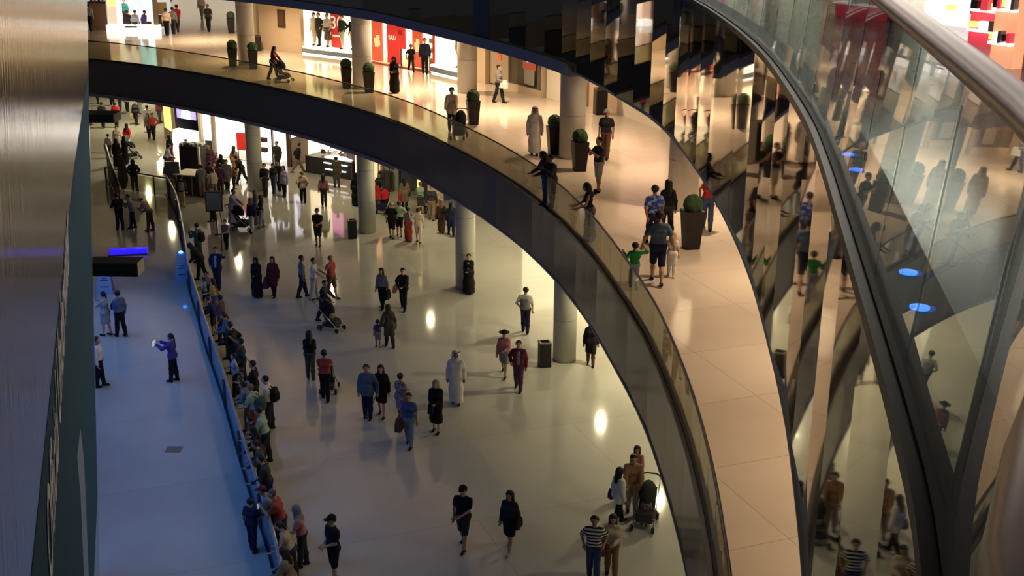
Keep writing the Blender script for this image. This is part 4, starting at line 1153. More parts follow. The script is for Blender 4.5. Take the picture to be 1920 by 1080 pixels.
        for i in (0, 1):
            if tk in ('tee', 'dress'): P += inf([ua(i, .054, .050, .62)], th)
            elif tk == 'tank': pass
            else: P += inf([ua(i, .054 * bulk, .044)], th) + inf([fa(i, .043, .034, .94)], th * .8)
        zc = T(0, 0, hem)
        wear({'tee': 'tee_shirt', 'shirt': 'shirt', 'tank': 'sleeveless_top', 'jacket': 'jacket', 'hoodie': 'hoodie', 'coat': 'coat', 'blazer': 'blazer', 'loose': 'loose_top', 'dress': 'dress_top', 'longdress': 'dress_top'}[tk], P, cloth(tcol),
             neckcut + [(zc, down)])
        if tk == 'tank': pass
    if under:                                                # shirt front or strap showing on a jacket
        wear('shirt_front', [(T(0, .082, 1.36), T(0, .100, 1.0), .070, .060, .02)], cloth(under))
    # --- shoes
    for hip, kn, an in legs:
        f = V3(0, 1, 0)
        wear('shoe', [(an + V3(0, -.035, -.037), an + V3(0, .145, -.045), .046, .038, .02)], cloth(shoes), [(an + V3(0, 0, .05), V3(0, 0, 1))])
    # --- hair and head wear
    hm = MATS.get('hair_' + hcol) or (mat('hair_' + hcol, HAIR[hcol], .55, spec=.35) if hcol in HAIR else cloth(hcol))
    face = (Hd(0, .105, -.04), .098 * hs)
    hh = r_ * s if h_ < .013 else .013
    up = Hd(0, 0, 1) - Hd(0, 0, 0); up /= np.linalg.norm(up); fw = Hd(0, 1, 0) - Hd(0, 0, 0); fw /= np.linalg.norm(fw)
    crown = [(Hd(0, -.016, .028), Hd(0, -.016, .028), .109 * hs, .109 * hs, .02)]
    if hk in ('short', 'long', 'bun', 'tail', 'cap', 'hat'):
        P = list(crown)
        if hk == 'long': P += [(Hd(0, -.06, .0), T(0, -.085, 1.36), .085 * hs, .075, .04), (Hd(-.06, -.03, -.02), T(-.085, -.03, 1.42), .05 * hs, .035, .04), (Hd(.06, -.03, -.02), T(.085, -.03, 1.42), .05 * hs, .035, .04)]
        if hk == 'bun': P += [(Hd(0, -.11, .07), Hd(0, -.115, .075), .045 * hs, .045 * hs, .02)]
        if hk == 'tail': P += [(Hd(0, -.10, .05), Hd(0, -.15, -.12), .040 * hs, .030 * hs, .02)]
        cuts = [(Hd(0, .02, .02), (fw * .80 - up * .60))] if hk in ('short', 'bun', 'tail', 'cap', 'hat') else []
        wear('hair', P, hm if hk not in ('cap', 'hat') else MATS.get('hair_black') or mat('hair_black', HAIR['black'], .55), cuts, [face], hh)
    if hk == 'bald': wear('stubble', [(Hd(0, -.012, .025), Hd(0, -.012, .025), .100 * hs, .100 * hs, .02)], mat('hair_stubble', (.10, .07, .055), .7), [(Hd(0, .03, .03), fw * .75 - up * .66)], [face], hh)
    if hk in ('cap', 'hat'):
        cp = wear('cap' if hk == 'cap' else 'hat', [(Hd(0, -.012, .035), Hd(0, -.012, .04), .117 * hs, .112 * hs, .02)], cloth(hcol), [(Hd(0, 0, .045), -up)], (), hh)
        bm = MB(); n = 20; ring = []
        for k in range(n):
            an_ = 2 * math.pi * k / n
            if hk == 'hat': px, py = .20 * math.cos(an_), .20 * math.sin(an_)
            else: px, py = .080 * math.cos(an_), .10 + .095 * math.sin(an_)
            ring.append((px, py))
        bm.add([tuple(Hd(a_, b_, .048) * s) for a_, b_ in ring] + [tuple(Hd(a_, b_, .060) * s) for a_, b_ in ring], [tuple(range(n))[::-1], tuple(range(n, 2 * n))] + [(i, (i + 1) % n, n + (i + 1) % n, n + i) for i in range(n)])
        bm.build('brim', cloth(hcol), cp)
    if hk in ('hijab', 'ghutra', 'hood'):
        P = [(Hd(0, -.012, .025), Hd(0, -.01, .02), .118 * hs, .118 * hs, .02), (Hd(0, -.02, -.05), T(0, -.01, 1.42), .10, .13, .06), (T(-.10, -.01, 1.41), T(.10, -.01, 1.41), .09, .09, .06)]
        if hk == 'ghutra': P += [(Hd(-.07, -.03, -.02), T(-.12, -.02, 1.28), .05, .05, .04), (Hd(.07, -.03, -.02), T(.12, -.02, 1.28), .05, .05, .04), (Hd(0, -.07, -.02), T(0, -.11, 1.25), .08, .08, .05)]
        hs_ = wear('headscarf', P, cloth(hcol), (), [(Hd(0, .118, -.02), .088 * hs)], hh)
        if hk == 'ghutra':
            MB().tube([tuple(Hd(.112 * math.cos(2 * math.pi * k / 18), -.016 + .112 * math.sin(2 * math.pi * k / 18), .075) * s) for k in range(18)], .013 * s, 6, True).build('head_cord', cloth('black'), hs_, smooth=True)
    b['arm_l'] = [float(v) for v in arm[0][2] * s]; b['arm_r'] = [float(v) for v in arm[1][2] * s]
    return b


def hand(b, side):
    return Matrix.LocRotScale(b.location, b.rotation_euler, None) @ Vector(b['arm_l' if side < 0 else 'arm_r'])


def held_bag(b, side, col, label, w=.34, h=.28, d=.13, drop=.34, out=.0):
    """a bag hanging from a hand or the crook of an arm"""
    p = hand(b, side)
    a = b.rotation_euler.z
    q = Matrix.Rotation(a, 3, 'Z') @ Vector((side * out, .02, 0))
    r = empty('handbag', (p.x + q.x, p.y + q.y, p.z - .03), a + R(90)); tag(r, label, 'bag')
    bm = MB()
    P = [(sx * w / 2 * k, sy * d / 2 * k, -drop + zz) for zz, k in ((0, 1), (h * .6, .96), (h, .72)) for sx, sy in ((-1, -1), (1, -1), (1, 1), (-1, 1))]
    bm.add(P, [(3, 2, 1, 0), (8, 9, 10, 11)] + [(i + 4 * l, (i + 1) % 4 + 4 * l, (i + 1) % 4 + 4 * l + 4, i + 4 * l + 4) for l in (0, 1) for i in range(4)])
    bm.build('pouch', cloth(col), r)
    MB().tube([(-w * .3, 0, -drop + h), (-w * .18, 0, -.03), (0, 0, .0), (w * .18, 0, -.03), (w * .3, 0, -drop + h)], .010, 6).build('strap', cloth(col), r)
    return r


def backpack(b, col, label, H=1.75):
    s = H / 1.75; a = b.rotation_euler.z
    q = Matrix.Rotation(a, 3, 'Z') @ Vector((0, -.21 * s, 1.20 * s))
    r = empty('backpack', (b.location.x + q.x, b.location.y + q.y, b.location.z + q.z), a); tag(r, label, 'backpack')
    F, lo = field([((-.08, .02, -.14), (.08, .02, -.14), .11, .11, .05), ((-.07, .03, .10), (.07, .03, .10), .10, .10, .09), ((-.07, .02, -.02), (.07, .02, -.02), .108, .108, .08), ((0, -.05, -.12), (0, -.05, -.02), .08, .07, .09)], .016)
    v, q_ = surface(F, lo, .016); skin_mesh('pack', v, q_, [cloth(col)], r)
    for sx in (-1, 1): MB().tube([(.08 * sx, .08, .12), (.09 * sx, .14, .19), (.10 * sx, .205, .235), (.11 * sx, .30, .18), (.11 * sx, .335, .05), (.12 * sx, .25, -.12), (.10 * sx, .1, -.16)], .016, 6).build('strap', cloth(col), r)
    return r


def phone(b, side, label, w=.08, h=.15):
    p = hand(b, side); a = b.rotation_euler.z
    q = Matrix.Rotation(a, 3, 'Z') @ Vector((0, .10, .06))
    r = empty('tablet' if w > .12 else 'phone', (p.x + q.x, p.y + q.y, p.z + q.z), a); tag(r, label, 'tablet' if w > .12 else 'phone')
    MB().box((0, 0, 0), (w, .010, h)).build('case', cloth('charcoal'), r)
    MB().box((0, -.007, 0), (w * .9, .004, h * .9)).build('screen', MATS.get('screen_lit') or mat('screen_lit', (.5, .55, .6), .3, emit=(.6, .7, .85), es=.5), r)
    return r


mat('stroller_frame', (.35, .35, .36), .3, metal=.9)
mat('rubber', (.015, .015, .016), .8)


def stroller(x, y, z, yaw, canopy, seat, label, s=1.0, frame='stroller_frame'):
    """pushchair facing local +y, handle behind"""
    r = empty('stroller', (x, y, z), R(yaw)); tag(r, label, 'stroller')
    r.scale = (s, s, s)
    f = MB()
    for sx in (-1, 1):
        f.tube([(.23 * sx, -.62, 1.02), (.23 * sx, -.30, .72), (.24 * sx, .36, .16)], .014, 6)
        f.tube([(.24 * sx, -.34, .14), (.23 * sx, -.02, .46)], .014, 6)
    f.tube([(-.24, .2, .30), (.24, .2, .30)], .012, 6); f.tube([(-.24, -.34, .14), (.24, -.34, .14)], .012, 6)
    f.build('frame', MATS[frame], r, smooth=True)
    MB().tube([(-.23, -.62, 1.02), (-.12, -.66, 1.05), (.12, -.66, 1.05), (.23, -.62, 1.02)], .02, 8).build('handle', MATS['rubber'], r, smooth=True)
    sm = MB()
    P = [(sx * .19, yy, zz) for yy, zz in ((-.36, .86), (-.12, .44), (.22, .40), (.30, .22), (.26, .20), (.18, .34), (-.15, .38), (-.41, .84)) for sx in (-1, 1)]
    n = 8
    sm.add(P, [tuple(range(0, 16, 2)), tuple(range(1, 16, 2))[::-1]] + [(2 * i, 2 * i + 1, (2 * i + 3) % 16, (2 * i + 2) % 16) for i in range(n)])
    sm.build('seat', cloth(seat), r)
    c = MB(); m_, n_ = 7, 9; P = []
    for i in range(m_):
        an = R(-12 + 112 * i / (m_ - 1))
        for j in range(n_):
            u = math.pi * j / (n_ - 1)
            P.append((-.22 * math.cos(u), -.26 + math.sin(u) * .36 * math.sin(an) + .02, .70 + math.sin(u) * .36 * math.cos(an)))
    F = [(i * n_ + j, i * n_ + j + 1, (i + 1) * n_ + j + 1, (i + 1) * n_ + j) for i in range(m_ - 1) for j in range(n_ - 1)]
    k0 = len(P); P += [(a * .95, (b_ + .26) * .95 - .26, (q - .7) * .95 + .7) for a, b_, q in P]
    F += [tuple(k0 + q for q in f_)[::-1] for f_ in F]
    c.add(P, F).build('canopy', cloth(canopy), r, smooth=True)
    MB().box((0, -.06, .22), (.38, .46, .14)).build('basket', cloth('charcoal'), r)
    for sx in (-1, 1):
        for yy, rr in ((.36, .085), (-.34, .11)):
            w = MB(); w.tube([(.25 * sx + .035 * math.cos(0), yy + (rr - .02) * math.cos(2 * math.pi * k / 16), rr + (rr - .02) * math.sin(2 * math.pi * k / 16)) for k in range(16)], .02, 6, True)
            w.box((.25 * sx, yy, rr), (.03, .03, (rr - .02) * 2)); w.box((.25 * sx, yy, rr), (.03, (rr - .02) * 2, .03))
            w.build('wheel', MATS['rubber'], r)
    return r


# mannequins in the windows (dressed dummies)
def mannequin(r, x, y, yaw, H, top, bot, label):
    p = local(r, x, y, .44)
    b = person(p.x, p.y, p.z, math.degrees(r.rotation_euler.z) + yaw, H, 'st6', ('hip', 'd'), top, bot, 'short:black', label, skin=1, res=.02)
    b.name = 'mannequin'; b['category'] = 'mannequin'


mannequin(win1, w1 * .17, .3, 180, 1.82, 'tee:white', 'trousers:cream', 'pale mannequin at the window end next to framed picture wall')
mannequin(win1, w1 * .28, .2, 170, 1.85, 'coat:charcoal', 'leggings:black', 'mannequin in dark coat with hands on hips in shop window')
mannequin(win1, w1 * .42, .25, 190, 1.85, 'shirt:white', 'midskirt:darkprint', 'mannequin in white top and dark printed skirt beside red poster')
mannequin(win1, w1 * .70, .15, 175, 1.85, 'jacket:charcoal', 'trousers:white', 'mannequin in dark jacket and white trousers right of red poster')
mannequin(win1, w1 * .85, .3, 185, 1.82, 'tee:black', 'trousers:beige', 'mannequin in black top half hidden by gallery column')
mannequin(win2, w2 * .55, .2, 180, 1.85, 'shirt:floral', 'trousers:cream', 'mannequin in floral top in the narrow bright window')

# ------------------------------------------------------------------ people on the gallery
p = person(-11.86, 60.68, 6.58, -105, 1.68, 'st16', ('ps', 'ps'), 'shirt:maroon', 'trousers:black', 'long:black', 'woman in dark red top pushing a grey stroller at the gallery edge', 2, lean=10)
stroller(-11.25, 60.20, 6.58, -105, 'charcoal', 'charcoal', 'grey stroller pushed by woman in dark red top at gallery edge')
p = person(-5.55, 57.13, 6.58, 165, 1.66, 'st5', ('hc', 'hc'), 'abaya:black', 'leggings:black', 'hijab:black', 'person in full black abaya and veil on the bright gallery floor', 3)
person(-5.34, 64.03, 6.58, 195, 1.42, 'st22', ('wf', 'wb'), 'tee:black', 'trousers:black', 'short:black', 'boy in black tee walking out of the red sale shop', 3, group=None)
person(-4.56, 63.14, 6.58, 180, 1.82, 'st8', ('d', 'd'), 'shirt:navy', 'trousers:black', 'short:brown', 'tall man in navy shirt walking out of the red sale shop', 2)
p = person(-2.42, 47.67, 6.58, 178, 1.76, 'st10', ('ps', 'ps'), 'loose:cream', 'trousers:charcoal', 'tail:black', 'woman in pale cream shirt pushing baby stroller beside column', 2)
s_ = stroller(-2.06, 46.41, 6.58, 172, 'black', 'charcoal', 'baby stroller with steel frame beside the gallery balustrade')
person(*(Vector((-2.06, 46.62, 6.58)) + Vector((0, .02, -.14))), 172, .85, 'sit', ('d', 'd'), 'tee:red', 'trousers:lgrey', 'short:black', 'baby in red top seated in stroller on gallery', 2)
p = person(-0.67, 54.60, 6.58, -120, 1.68, 'st14', ('d', 'hc'), 'shirt:grey', 'trousers:black', 'bun:black', 'woman in grey top and black trousers carrying a white bag past closed shop', 2)
held_bag(p, 1, 'white', 'white paper bag held by woman in grey top on gallery', .42, .36, .12, .28)
person(0.76, 43.51, 6.58, 178, 1.74, 'st5', ('d', 'd'), 'kandura:white', 'trousers:white', 'ghutra:white', 'man in white robe and head cloth left of gallery column', 3, fem=False)
person(3.29, 43.08, 6.58, 165, 1.76, 'st14', ('d', 'd'), 'tee:black', 'trousers:brown', 'cap:grey', 'man in black tee and pale cap walking on pinkish gallery floor', 3)
person(0.98, 36.29, 6.58, 110, 1.66, 'st4', ('rl', 'rl'), 'shirt:plum', 'trousers:jeans', 'long:black', 'woman with long black hair leaning at gallery rail', 3, lean=8)
person(1.17, 35.98, 6.58, 125, 1.62, 'st4', ('ph', 'ph'), 'jacket:charcoal', 'trousers:charcoal', 'short:black', 'person in charcoal jacket holding arms up at gallery rail', 3, lean=6)
p = person(2.70, 38.00, 6.58, 118, 1.75, 'st4', ('ph', 'ph'), 'tee:charcoal', 'shorts:lgrey', 'short:black', 'man in charcoal tee and pale shorts holding phone beside planter', 2)
phone(p, -1, 'phone held up by man in charcoal tee beside planter')
p = person(2.10, 32.32, 6.58, 95, 1.64, 'st6', ('rl', 'rl'), 'tank:black', 'longskirt:darkprint', 'long:black', 'woman in black top and patterned long skirt reaching over gallery rail', 2, lean=9)
person(3.80, 31.96, 6.58, 8, 1.72, 'st24', ('wb', 'wf'), 'tee:bluefloral', 'shorts:navy', 'short:black', 'man in blue patterned tee walking just ahead of family', 3)
person(4.25, 32.72, 6.58, 10, 1.66, 'st14', ('d', 'd'), 'shirt:black', 'trousers:charcoal', 'long:black', 'dark haired person in black mostly hidden behind closest column', 3)
dad = person(3.54, 28.63, 6.58, -4, 1.86, 'st19', ('ch', 'ch'), 'tee:slate', 'shorts:navy', 'short:brown', 'father in blue-grey tee and navy shorts walking away holding two children', 2, shoes='charcoal')
person(2.94, 28.19, 6.58, 4, 1.14, 'st10', ('ov', 'chu'), 'shirt:green', 'trousers:ljeans', 'short:brown', 'small boy in green long sleeve top with arms spread by the rail', 2)
person(3.96, 29.16, 6.58, -6, 1.14, 'st10', ('chu', 'd'), 'dress:white', 'leggings:white', 'long:blonde', 'small girl in white dress walking beside father in blue-grey tee', 1, shoes='white')
person(5.52, 33.71, 6.58, 172, 1.68, 'st18', ('d', 'wb'), 'tank:red', 'trousers:jeans', 'long:black', 'woman in red sleeveless top and jeans beside closest tall planter', 3)
# far end of the gallery
p = person(-21.93, 78.60, 6.58, 8, 1.72, 'st16', ('d', 'd'), 'shirt:cream', 'trousers:black', 'short:black', 'man in cream shirt walking away at far end of gallery', 2)
person(-21.76, 79.49, 6.58, 5, 1.70, 'st12', ('d', 'd'), 'shirt:grey', 'trousers:charcoal', 'short:black', 'man in grey between cream and red shirts at far end of gallery', 3)
person(-21.80, 80.69, 6.58, -8, 1.74, 'st14', ('d', 'wb'), 'tee:red', 'trousers:charcoal', 'short:black', 'man in red tee walking away at far end of gallery', 3)
person(-25.86, 91.71, 6.58, 175, 1.75, 'st14', ('d', 'd'), 'shirt:navy', 'trousers:black', 'short:black', 'person in navy whose head is cut by top edge, beside brown easel sign', 2)
person(-25.88, 93.71, 6.58, 170, 1.75, 'st12', ('d', 'd'), 'shirt:black', 'trousers:black', 'short:black', 'person in black whose head is cut by top edge, beyond red tee man', 2)
person(-19.91, 81.15, 6.58, 176, 1.74, 'st12', ('d', 'd'), 'tee:charcoal', 'trousers:black', 'short:black', 'man in dark tee and black trousers alone in the far corridor', 3)
person(-22.27, 89.01, 6.58, 170, 1.72, 'st12', ('d', 'd'), 'shirt:beige', 'trousers:khaki', 'short:brown', 'person in beige in far corridor, head cut by top edge', 2)
person(-27.51, 80.82, 6.58, -10, 1.72, 'st12', ('d', 'd'), 'shirt:lgrey', 'trousers:black', 'short:black', 'person in pale grey top at wooden counter behind big panel', 2)
for (a, yw, tc, lb) in (((-25.21, 81.32, 6.58), 20, 'shirt:charcoal', 'person in charcoal seated before white shop, first from the counter'), ((-24.76, 81.36, 6.58), -5, 'shirt:lgrey', 'person in pale grey seated before white shop, between two others'),
                        ((-24.19, 81.41, 6.58), -40, 'shirt:purple', 'person in purple seated before white shop, closest to easel sign')):
    person(a[0], a[1], a[2] - .42, yw, 1.70, 'sit', ('d', 'd'), tc, 'trousers:charcoal', 'short:black', lb, 2, lean=8)
person(-26.32, 84.44, 6.58, 175, 1.70, 'st4', ('d', 'd'), 'shirt:teal', 'trousers:charcoal', 'short:black', 'person in dark teal standing inside white shop by blue screen', 2)
person(-16.16, 77.09, 6.58, 120, 1.20, 'st10', ('d', 'd'), 'tee:red', 'trousers:cream', 'short:black', 'child in red half hidden behind far corner column', 2)

# ------------------------------------------------------------------ ground floor: far corridor
person(-27.67, 81.96, 0, 5, 1.76, 'st14', ('d', 'd'), 'shirt:charcoal', 'trousers:charcoal', 'short:black', 'man in charcoal walking away above upper box light', 3)
person(-26.84, 82.20, 0, 0, 1.72, 'st8', ('d', 'd'), 'shirt:red', 'trousers:charcoal', 'short:brown', 'man in red shirt partly behind upper box light', 3)
for i, (a, tc, bc, lb) in enumerate((((-31.14, 91.57, 0), 'shirt:charcoal', 'trousers:charcoal', 'farthest walker in charcoal beside big panel, head hidden'), ((-29.86, 90.93, 0), 'coat:black', 'trousers:black', 'far walker in black coat, head hidden under gallery'),
                                     ((-28.59, 88.73, 0), 'shirt:navy', 'trousers:jeans', 'far walker in navy top and blue jeans under gallery'), ((-27.96, 88.32, 0), 'loose:lgrey', 'trousers:charcoal', 'far walker in pale loose top under gallery'),
                                     ((-26.86, 87.72, 0), 'shirt:charcoal', 'trousers:lgrey', 'far walker in pale trousers under gallery'), ((-24.39, 83.89, 0), 'shirt:maroon', 'trousers:charcoal', 'walker in maroon at brown pillar, far corridor'))):
    person(*a, (170, 10, 175, 5, 180, 150)[i], 1.72, 'st%d' % (12, 4, 16, 14, 18, 10)[i], ('d', 'd'), tc, bc, ('short:black', 'long:black', 'short:brown')[i % 3], lb, 2 + i % 2)
p = person(-25.81, 83.22, 0, 176, 1.68, 'st14', ('d', 'bg'), 'shirt:charcoal', 'trousers:black', 'short:black', 'woman in charcoal carrying a yellow bag in far corridor', 2, fem=True)
held_bag(p, 1, 'gold', 'yellow-tan shopping bag carried in the far corridor', .38, .34, .14, .32)
person(-24.34, 81.00, 0, 10, 1.74, 'st10', ('d', 'd'), 'shirt:white', 'trousers:beige', 'short:black', 'man in white shirt walking behind maroon shirt in far corridor', 2)
p = person(-23.19, 78.16, 0, 172, 1.74, 'st12', ('hip', 'd'), 'shirt:brick', 'trousers:black', 'short:brown', 'man in brick red shirt beside woman in grey jacket', 3)
person(-23.64, 78.67, 0, 170, 1.62, 'st10', ('hc', 'd'), 'jacket:grey', 'trousers:black', 'long:black', 'woman in grey jacket beside man in brick red shirt', 2)
person(-24.08, 73.66, 0, 176, 1.74, 'st10', ('d', 'd'), 'loose:cream', 'trousers:beige', 'short:black', 'man in cream robe-like shirt behind two women in black', 2)
person(-23.87, 74.94, 0, -10, 1.66, 'st14', ('d', 'wb'), 'shirt:red', 'trousers:white', 'long:black', 'woman in red top and white trousers with long black hair', 3)
person(-24.24, 72.42, 0, -20, 1.50, 'st16', ('d', 'd'), 'tee:lgrey', 'trousers:charcoal', 'short:black', 'boy in pale grey tee and dark trousers by big panel', 2)
person(-23.09, 70.26, 0, 8, 1.62, 'st6', ('d', 'd'), 'abaya:black', 'trousers:black', 'hijab:black', 'woman in black abaya, on the side of boy in pale grey', 3)
person(-22.85, 70.99, 0, -30, 1.62, 'st6', ('ps', 'ps'), 'abaya:black', 'trousers:black', 'hijab:black', 'woman in black abaya pushing a black stroller', 3)
stroller(-22.78, 72.48, 0, -65, 'black', 'black', 'black stroller pushed by woman in black abaya', frame='stroller_frame')
person(-20.34, 64.32, 0, 20, 1.70, 'st4', ('hip', 'hip'), 'hoodie:black', 'trousers:olive', 'hood:black', 'person in black hoodie standing behind the far glass barrier', 2)
person(-18.73, 56.52, 0, 40, 1.78, 'st5', ('rl', 'rl'), 'jacket:black', 'trousers:navy', 'short:black', 'big person in black jacket and dark jeans near blue pier', 2, lean=8)
p = person(-18.21, 56.83, 0, 100, 1.68, 'st6', ('ph', 'ph'), 'jacket:grey', 'trousers:navy', 'short:black', 'person in grey jacket with camera near blue pier', 2, lean=10)
phone(p, -1, 'camera screen raised by person in grey jacket', .16, .10)
person(-17.24, 56.38, 0, 80, 1.76, 'st6', ('ph', 'rl'), 'shirt:plaid', 'trousers:brown', 'cap:cream', 'man in plaid shirt and brown trousers bending to take a picture', 2, lean=32)
# kiosk crowd
person(-20.31, 71.40, 0, 60, 1.66, 'st5', ('d', 'd'), 'shirt:black', 'longskirt:maroon', 'long:black', 'woman in black top and maroon skirt at yellow lit panel', 2)
person(-19.77, 68.59, 0, -60, 1.70, 'st12', ('rl', 'rl'), 'shirt:white', 'trousers:charcoal', 'short:black', 'man in white shirt leaning toward grey picture board', 2, lean=20)
person(-19.34, 71.44, 0, -20, 1.40, 'st4', ('d', 'hip'), 'tee:teal', 'trousers:charcoal', 'short:black', 'boy in teal tee in front of violet advert', 2)
person(-17.14, 68.02, 0, 160, 1.82, 'st4', ('d', 'd'), 'coat:plum', 'trousers:charcoal', 'short:black', 'tall person in long plum coat before display table', 2)
person(-17.15, 66.44, 0, 10, 1.30, 'st4', ('d', 'd'), 'tee:beige', 'trousers:charcoal', 'short:black', 'child in beige tee behind kiosk crowd', 2)
person(-16.45, 66.73, 0, 170, 1.60, 'st4', ('hc', 'hc'), 'shirt:rose', 'trousers:beige', 'short:brown', 'person in rose shirt in middle of kiosk crowd', 2)
person(-16.04, 66.11, 0, 15, 1.66, 'st4', ('d', 'd'), 'jacket:charcoal', 'trousers:charcoal', 'long:black', 'woman with long black hair in charcoal jacket at kiosk', 2)
p = person(-15.76, 68.08, 0, -20, 1.72, 'st6', ('d', 'bg'), 'longdress:tan', 'trousers:beige', 'long:black', 'woman in tan dress with red bag left of stone column', 2)
held_bag(p, 1, 'red', 'small red handbag on woman in tan dress', .26, .22, .12, .26)
person(-14.93, 66.15, 0, 75, 1.72, 'st20', ('d', 'rl'), 'jacket:black', 'trousers:charcoal', 'short:black', 'man in black jacket leaning forward beside the stone column', 2, lean=28)
person(-16.39, 63.05, 0, 12, 1.74, 'st4', ('rl', 'rl'), 'jacket:grey', 'trousers:khaki', 'short:black', 'man in grey jacket seen from behind at kiosk counter', 2, lean=12)
person(-16.16, 63.76, 0, -15, 1.74, 'st4', ('rl', 'd'), 'jacket:brown', 'trousers:khaki', 'short:black', 'man in brown jacket at kiosk beside grey jacket man', 2, lean=10)
person(-15.55, 63.67, 0, 5, 1.68, 'st4', ('d', 'd'), 'hoodie:plum', 'trousers:plum', 'short:black', 'person in plum hoodie and plum trousers at edge of kiosk', 2)
person(-15.75, 63.07, 0, 30, 1.55, 'st5', ('d', 'd'), 'jacket:cream', 'trousers:khaki', 'tail:brown', 'woman in cream cardigan between brown jacket and plum hoodie', 1, lean=18)
person(-15.21, 65.26, 0, 165, 1.15, 'st8', ('d', 'd'), 'tee:tan', 'trousers:brown', 'short:black', 'small child in tan beside woman in tan dress', 2)
person(-15.45, 64.76, 0, 170, 1.66, 'st5', ('d', 'd'), 'coat:grey', 'trousers:charcoal', 'short:black', 'person in grey coat between kiosk and small child', 2)
p = person(-16.90, 60.99, 0, 2, 1.66, 'st7', ('d', 'd'), 'jacket:charcoal', 'trousers:beige', 'short:black', 'person in charcoal jacket and pale trousers with backpack below the kiosk', 2)
backpack(p, 'grey', 'grey backpack on person in pale trousers below kiosk', 1.66)
person(-18.38, 65.13, 0, 175, 1.70, 'st4', ('d', 'd'), 'shirt:charcoal', 'trousers:khaki', 'short:black', 'person in khaki trousers standing behind grey picture board', 2)
person(-14.72, 58.34, 0, 172, 1.70, 'st5', ('rl', 'd'), 'jacket:mauve', 'trousers:charcoal', 'short:black', 'person in mauve jacket standing behind framed poster', 2)
# stroller family near first column
p = person(-13.63, 57.78, 0, -95, 1.74, 'st5', ('ps', 'ps'), 'kandura:lavender', 'trousers:white', 'short:black', 'man in pale lavender robe pushing a big black stroller', 3, fem=False, lean=8)
stroller(-12.94, 56.73, 0, -95, 'black', 'black', 'big black stroller beside man in pale lavender robe', 1.15)
person(-12.47, 57.72, 0, 120, 1.70, 'st4', ('hc', 'hc'), 'longdress:mauve', 'trousers:mauve', 'hijab:mauve', 'woman in mauve headscarf and long dress at stone column', 2)
person(-12.39, 56.27, 0, 150, 1.68, 'st6', ('d', 'd'), 'jacket:navy', 'trousers:white', 'hijab:mauve', 'woman in navy jacket and white trousers beside big black stroller', 2)
p = person(-12.10, 57.14, 0, 110, 1.60, 'st8', ('hc', 'bg'), 'shirt:navy', 'trousers:ljeans', 'long:black', 'woman in navy top and blue jeans with brown bag', 2, shoes='brown')
held_bag(p, 1, 'brown', 'brown shoulder bag on woman in navy top', .3, .28, .12, .2)
person(-12.97, 53.46, 0, 165, 1.36, 'st8', ('hc', 'd'), 'tee:grey', 'trousers:black', 'short:black', 'boy in grey tee and black trousers near queue posts', 2)
# along the barrier, from the far end to the bottom of the picture
p = person(-13.70, 51.36, 0, 75, 1.76, 'st5', ('ph', 'ph'), 'jacket:forest', 'trousers:charcoal', 'short:black', 'man in dark green jacket with black backpack at barrier', 2)
backpack(p, 'black', 'black backpack on man in dark green jacket', 1.76)
person(-12.99, 48.94, 0, 82, 1.72, 'st10', ('rl', 'rl'), 'hoodie:black', 'trousers:black', 'hood:charcoal', 'person in black hoodie bending over barrier below green jacket', 2, lean=38)
p = person(-12.01, 47.61, 0, 172, 1.80, 'st7', ('se', 'hip'), 'blazer:navy', 'trousers:navy', 'short:brown', 'man in navy blazer and pale blue shirt raising an arm for selfie', 2, under='sky')
person(-12.16, 46.58, 0, 150, 1.05, 'st4', ('d', 'd'), 'tee:rose', 'trousers:charcoal', 'short:black', 'toddler in rose top at barrier beside navy blazer man', 2)
person(-11.96, 45.28, 0, 95, 1.25, 'st4', ('rl', 'rl'), 'tee:ljeans', 'shorts:navy', 'short:black', 'child in pale blue leaning on barrier', 2)
person(-11.40, 44.42, 0, 100, 1.50, 'st5', ('rl', 'd'), 'tee:yellow', 'trousers:jeans', 'long:black', 'girl in mustard yellow top in barrier crowd', 2)
person(-10.93, 42.32, 0, 98, 1.50, 'st5', ('rl', 'rl'), 'shirt:navy', 'shorts:charcoal', 'short:black', 'boy in navy leaning on barrier under raised arms', 2, lean=14)
p = person(-10.47, 41.66, 0, 85, 1.76, 'st5', ('d', 'up'), 'shirt:plum', 'trousers:charcoal', 'short:black', 'person in dark plum raising one arm high at barrier', 3)
person(-9.83, 39.99, 0, 95, 1.70, 'st5', ('rl', 'rl'), 'shirt:blue', 'trousers:charcoal', 'tail:black', 'woman in blue sleeves holding barrier rail beside big dark coat', 2, lean=10)
person(-9.36, 38.62, 0, 85, 1.84, 'st5', ('rl', 'hip'), 'coat:black', 'trousers:black', 'short:black', 'big person in black coat at middle of barrier', 2, lean=6)
person(-8.80, 37.33, 0, 95, 1.74, 'st5', ('hip', 'se'), 'shirt:charcoal', 'trousers:charcoal', 'short:black', 'man in charcoal with raised arm behind boy in pale blue vest', 3)
person(-8.91, 36.71, 0, 110, 1.46, 'st6', ('hip', 'rl'), 'tank:sky', 'trousers:charcoal', 'short:black', 'boy in pale blue vest and dark trousers standing on barrier kerb', 2)
person(-8.65, 36.45, 0, 100, 1.05, 'st5', ('rl', 'd'), 'tee:darkprint', 'trousers:cream', 'short:black', 'small child in dark print top next to boy in pale blue vest', 2)
p = person(-7.99, 35.29, 0, 85, 1.78, 'st5', ('rl', 'pt'), 'tee:black', 'trousers:charcoal', 'short:black', 'man in black tee stretching one arm out to the side', 2)
p = person(-7.31, 34.12, 0, 85, 1.76, 'st3', ('hc', 'hc'), 'tee:white', 'trousers:charcoal', 'short:black', 'man in white tee with black backpack standing behind barrier crowd', 2, lean=5)
backpack(p, 'black', 'black backpack on man in white tee', 1.76)
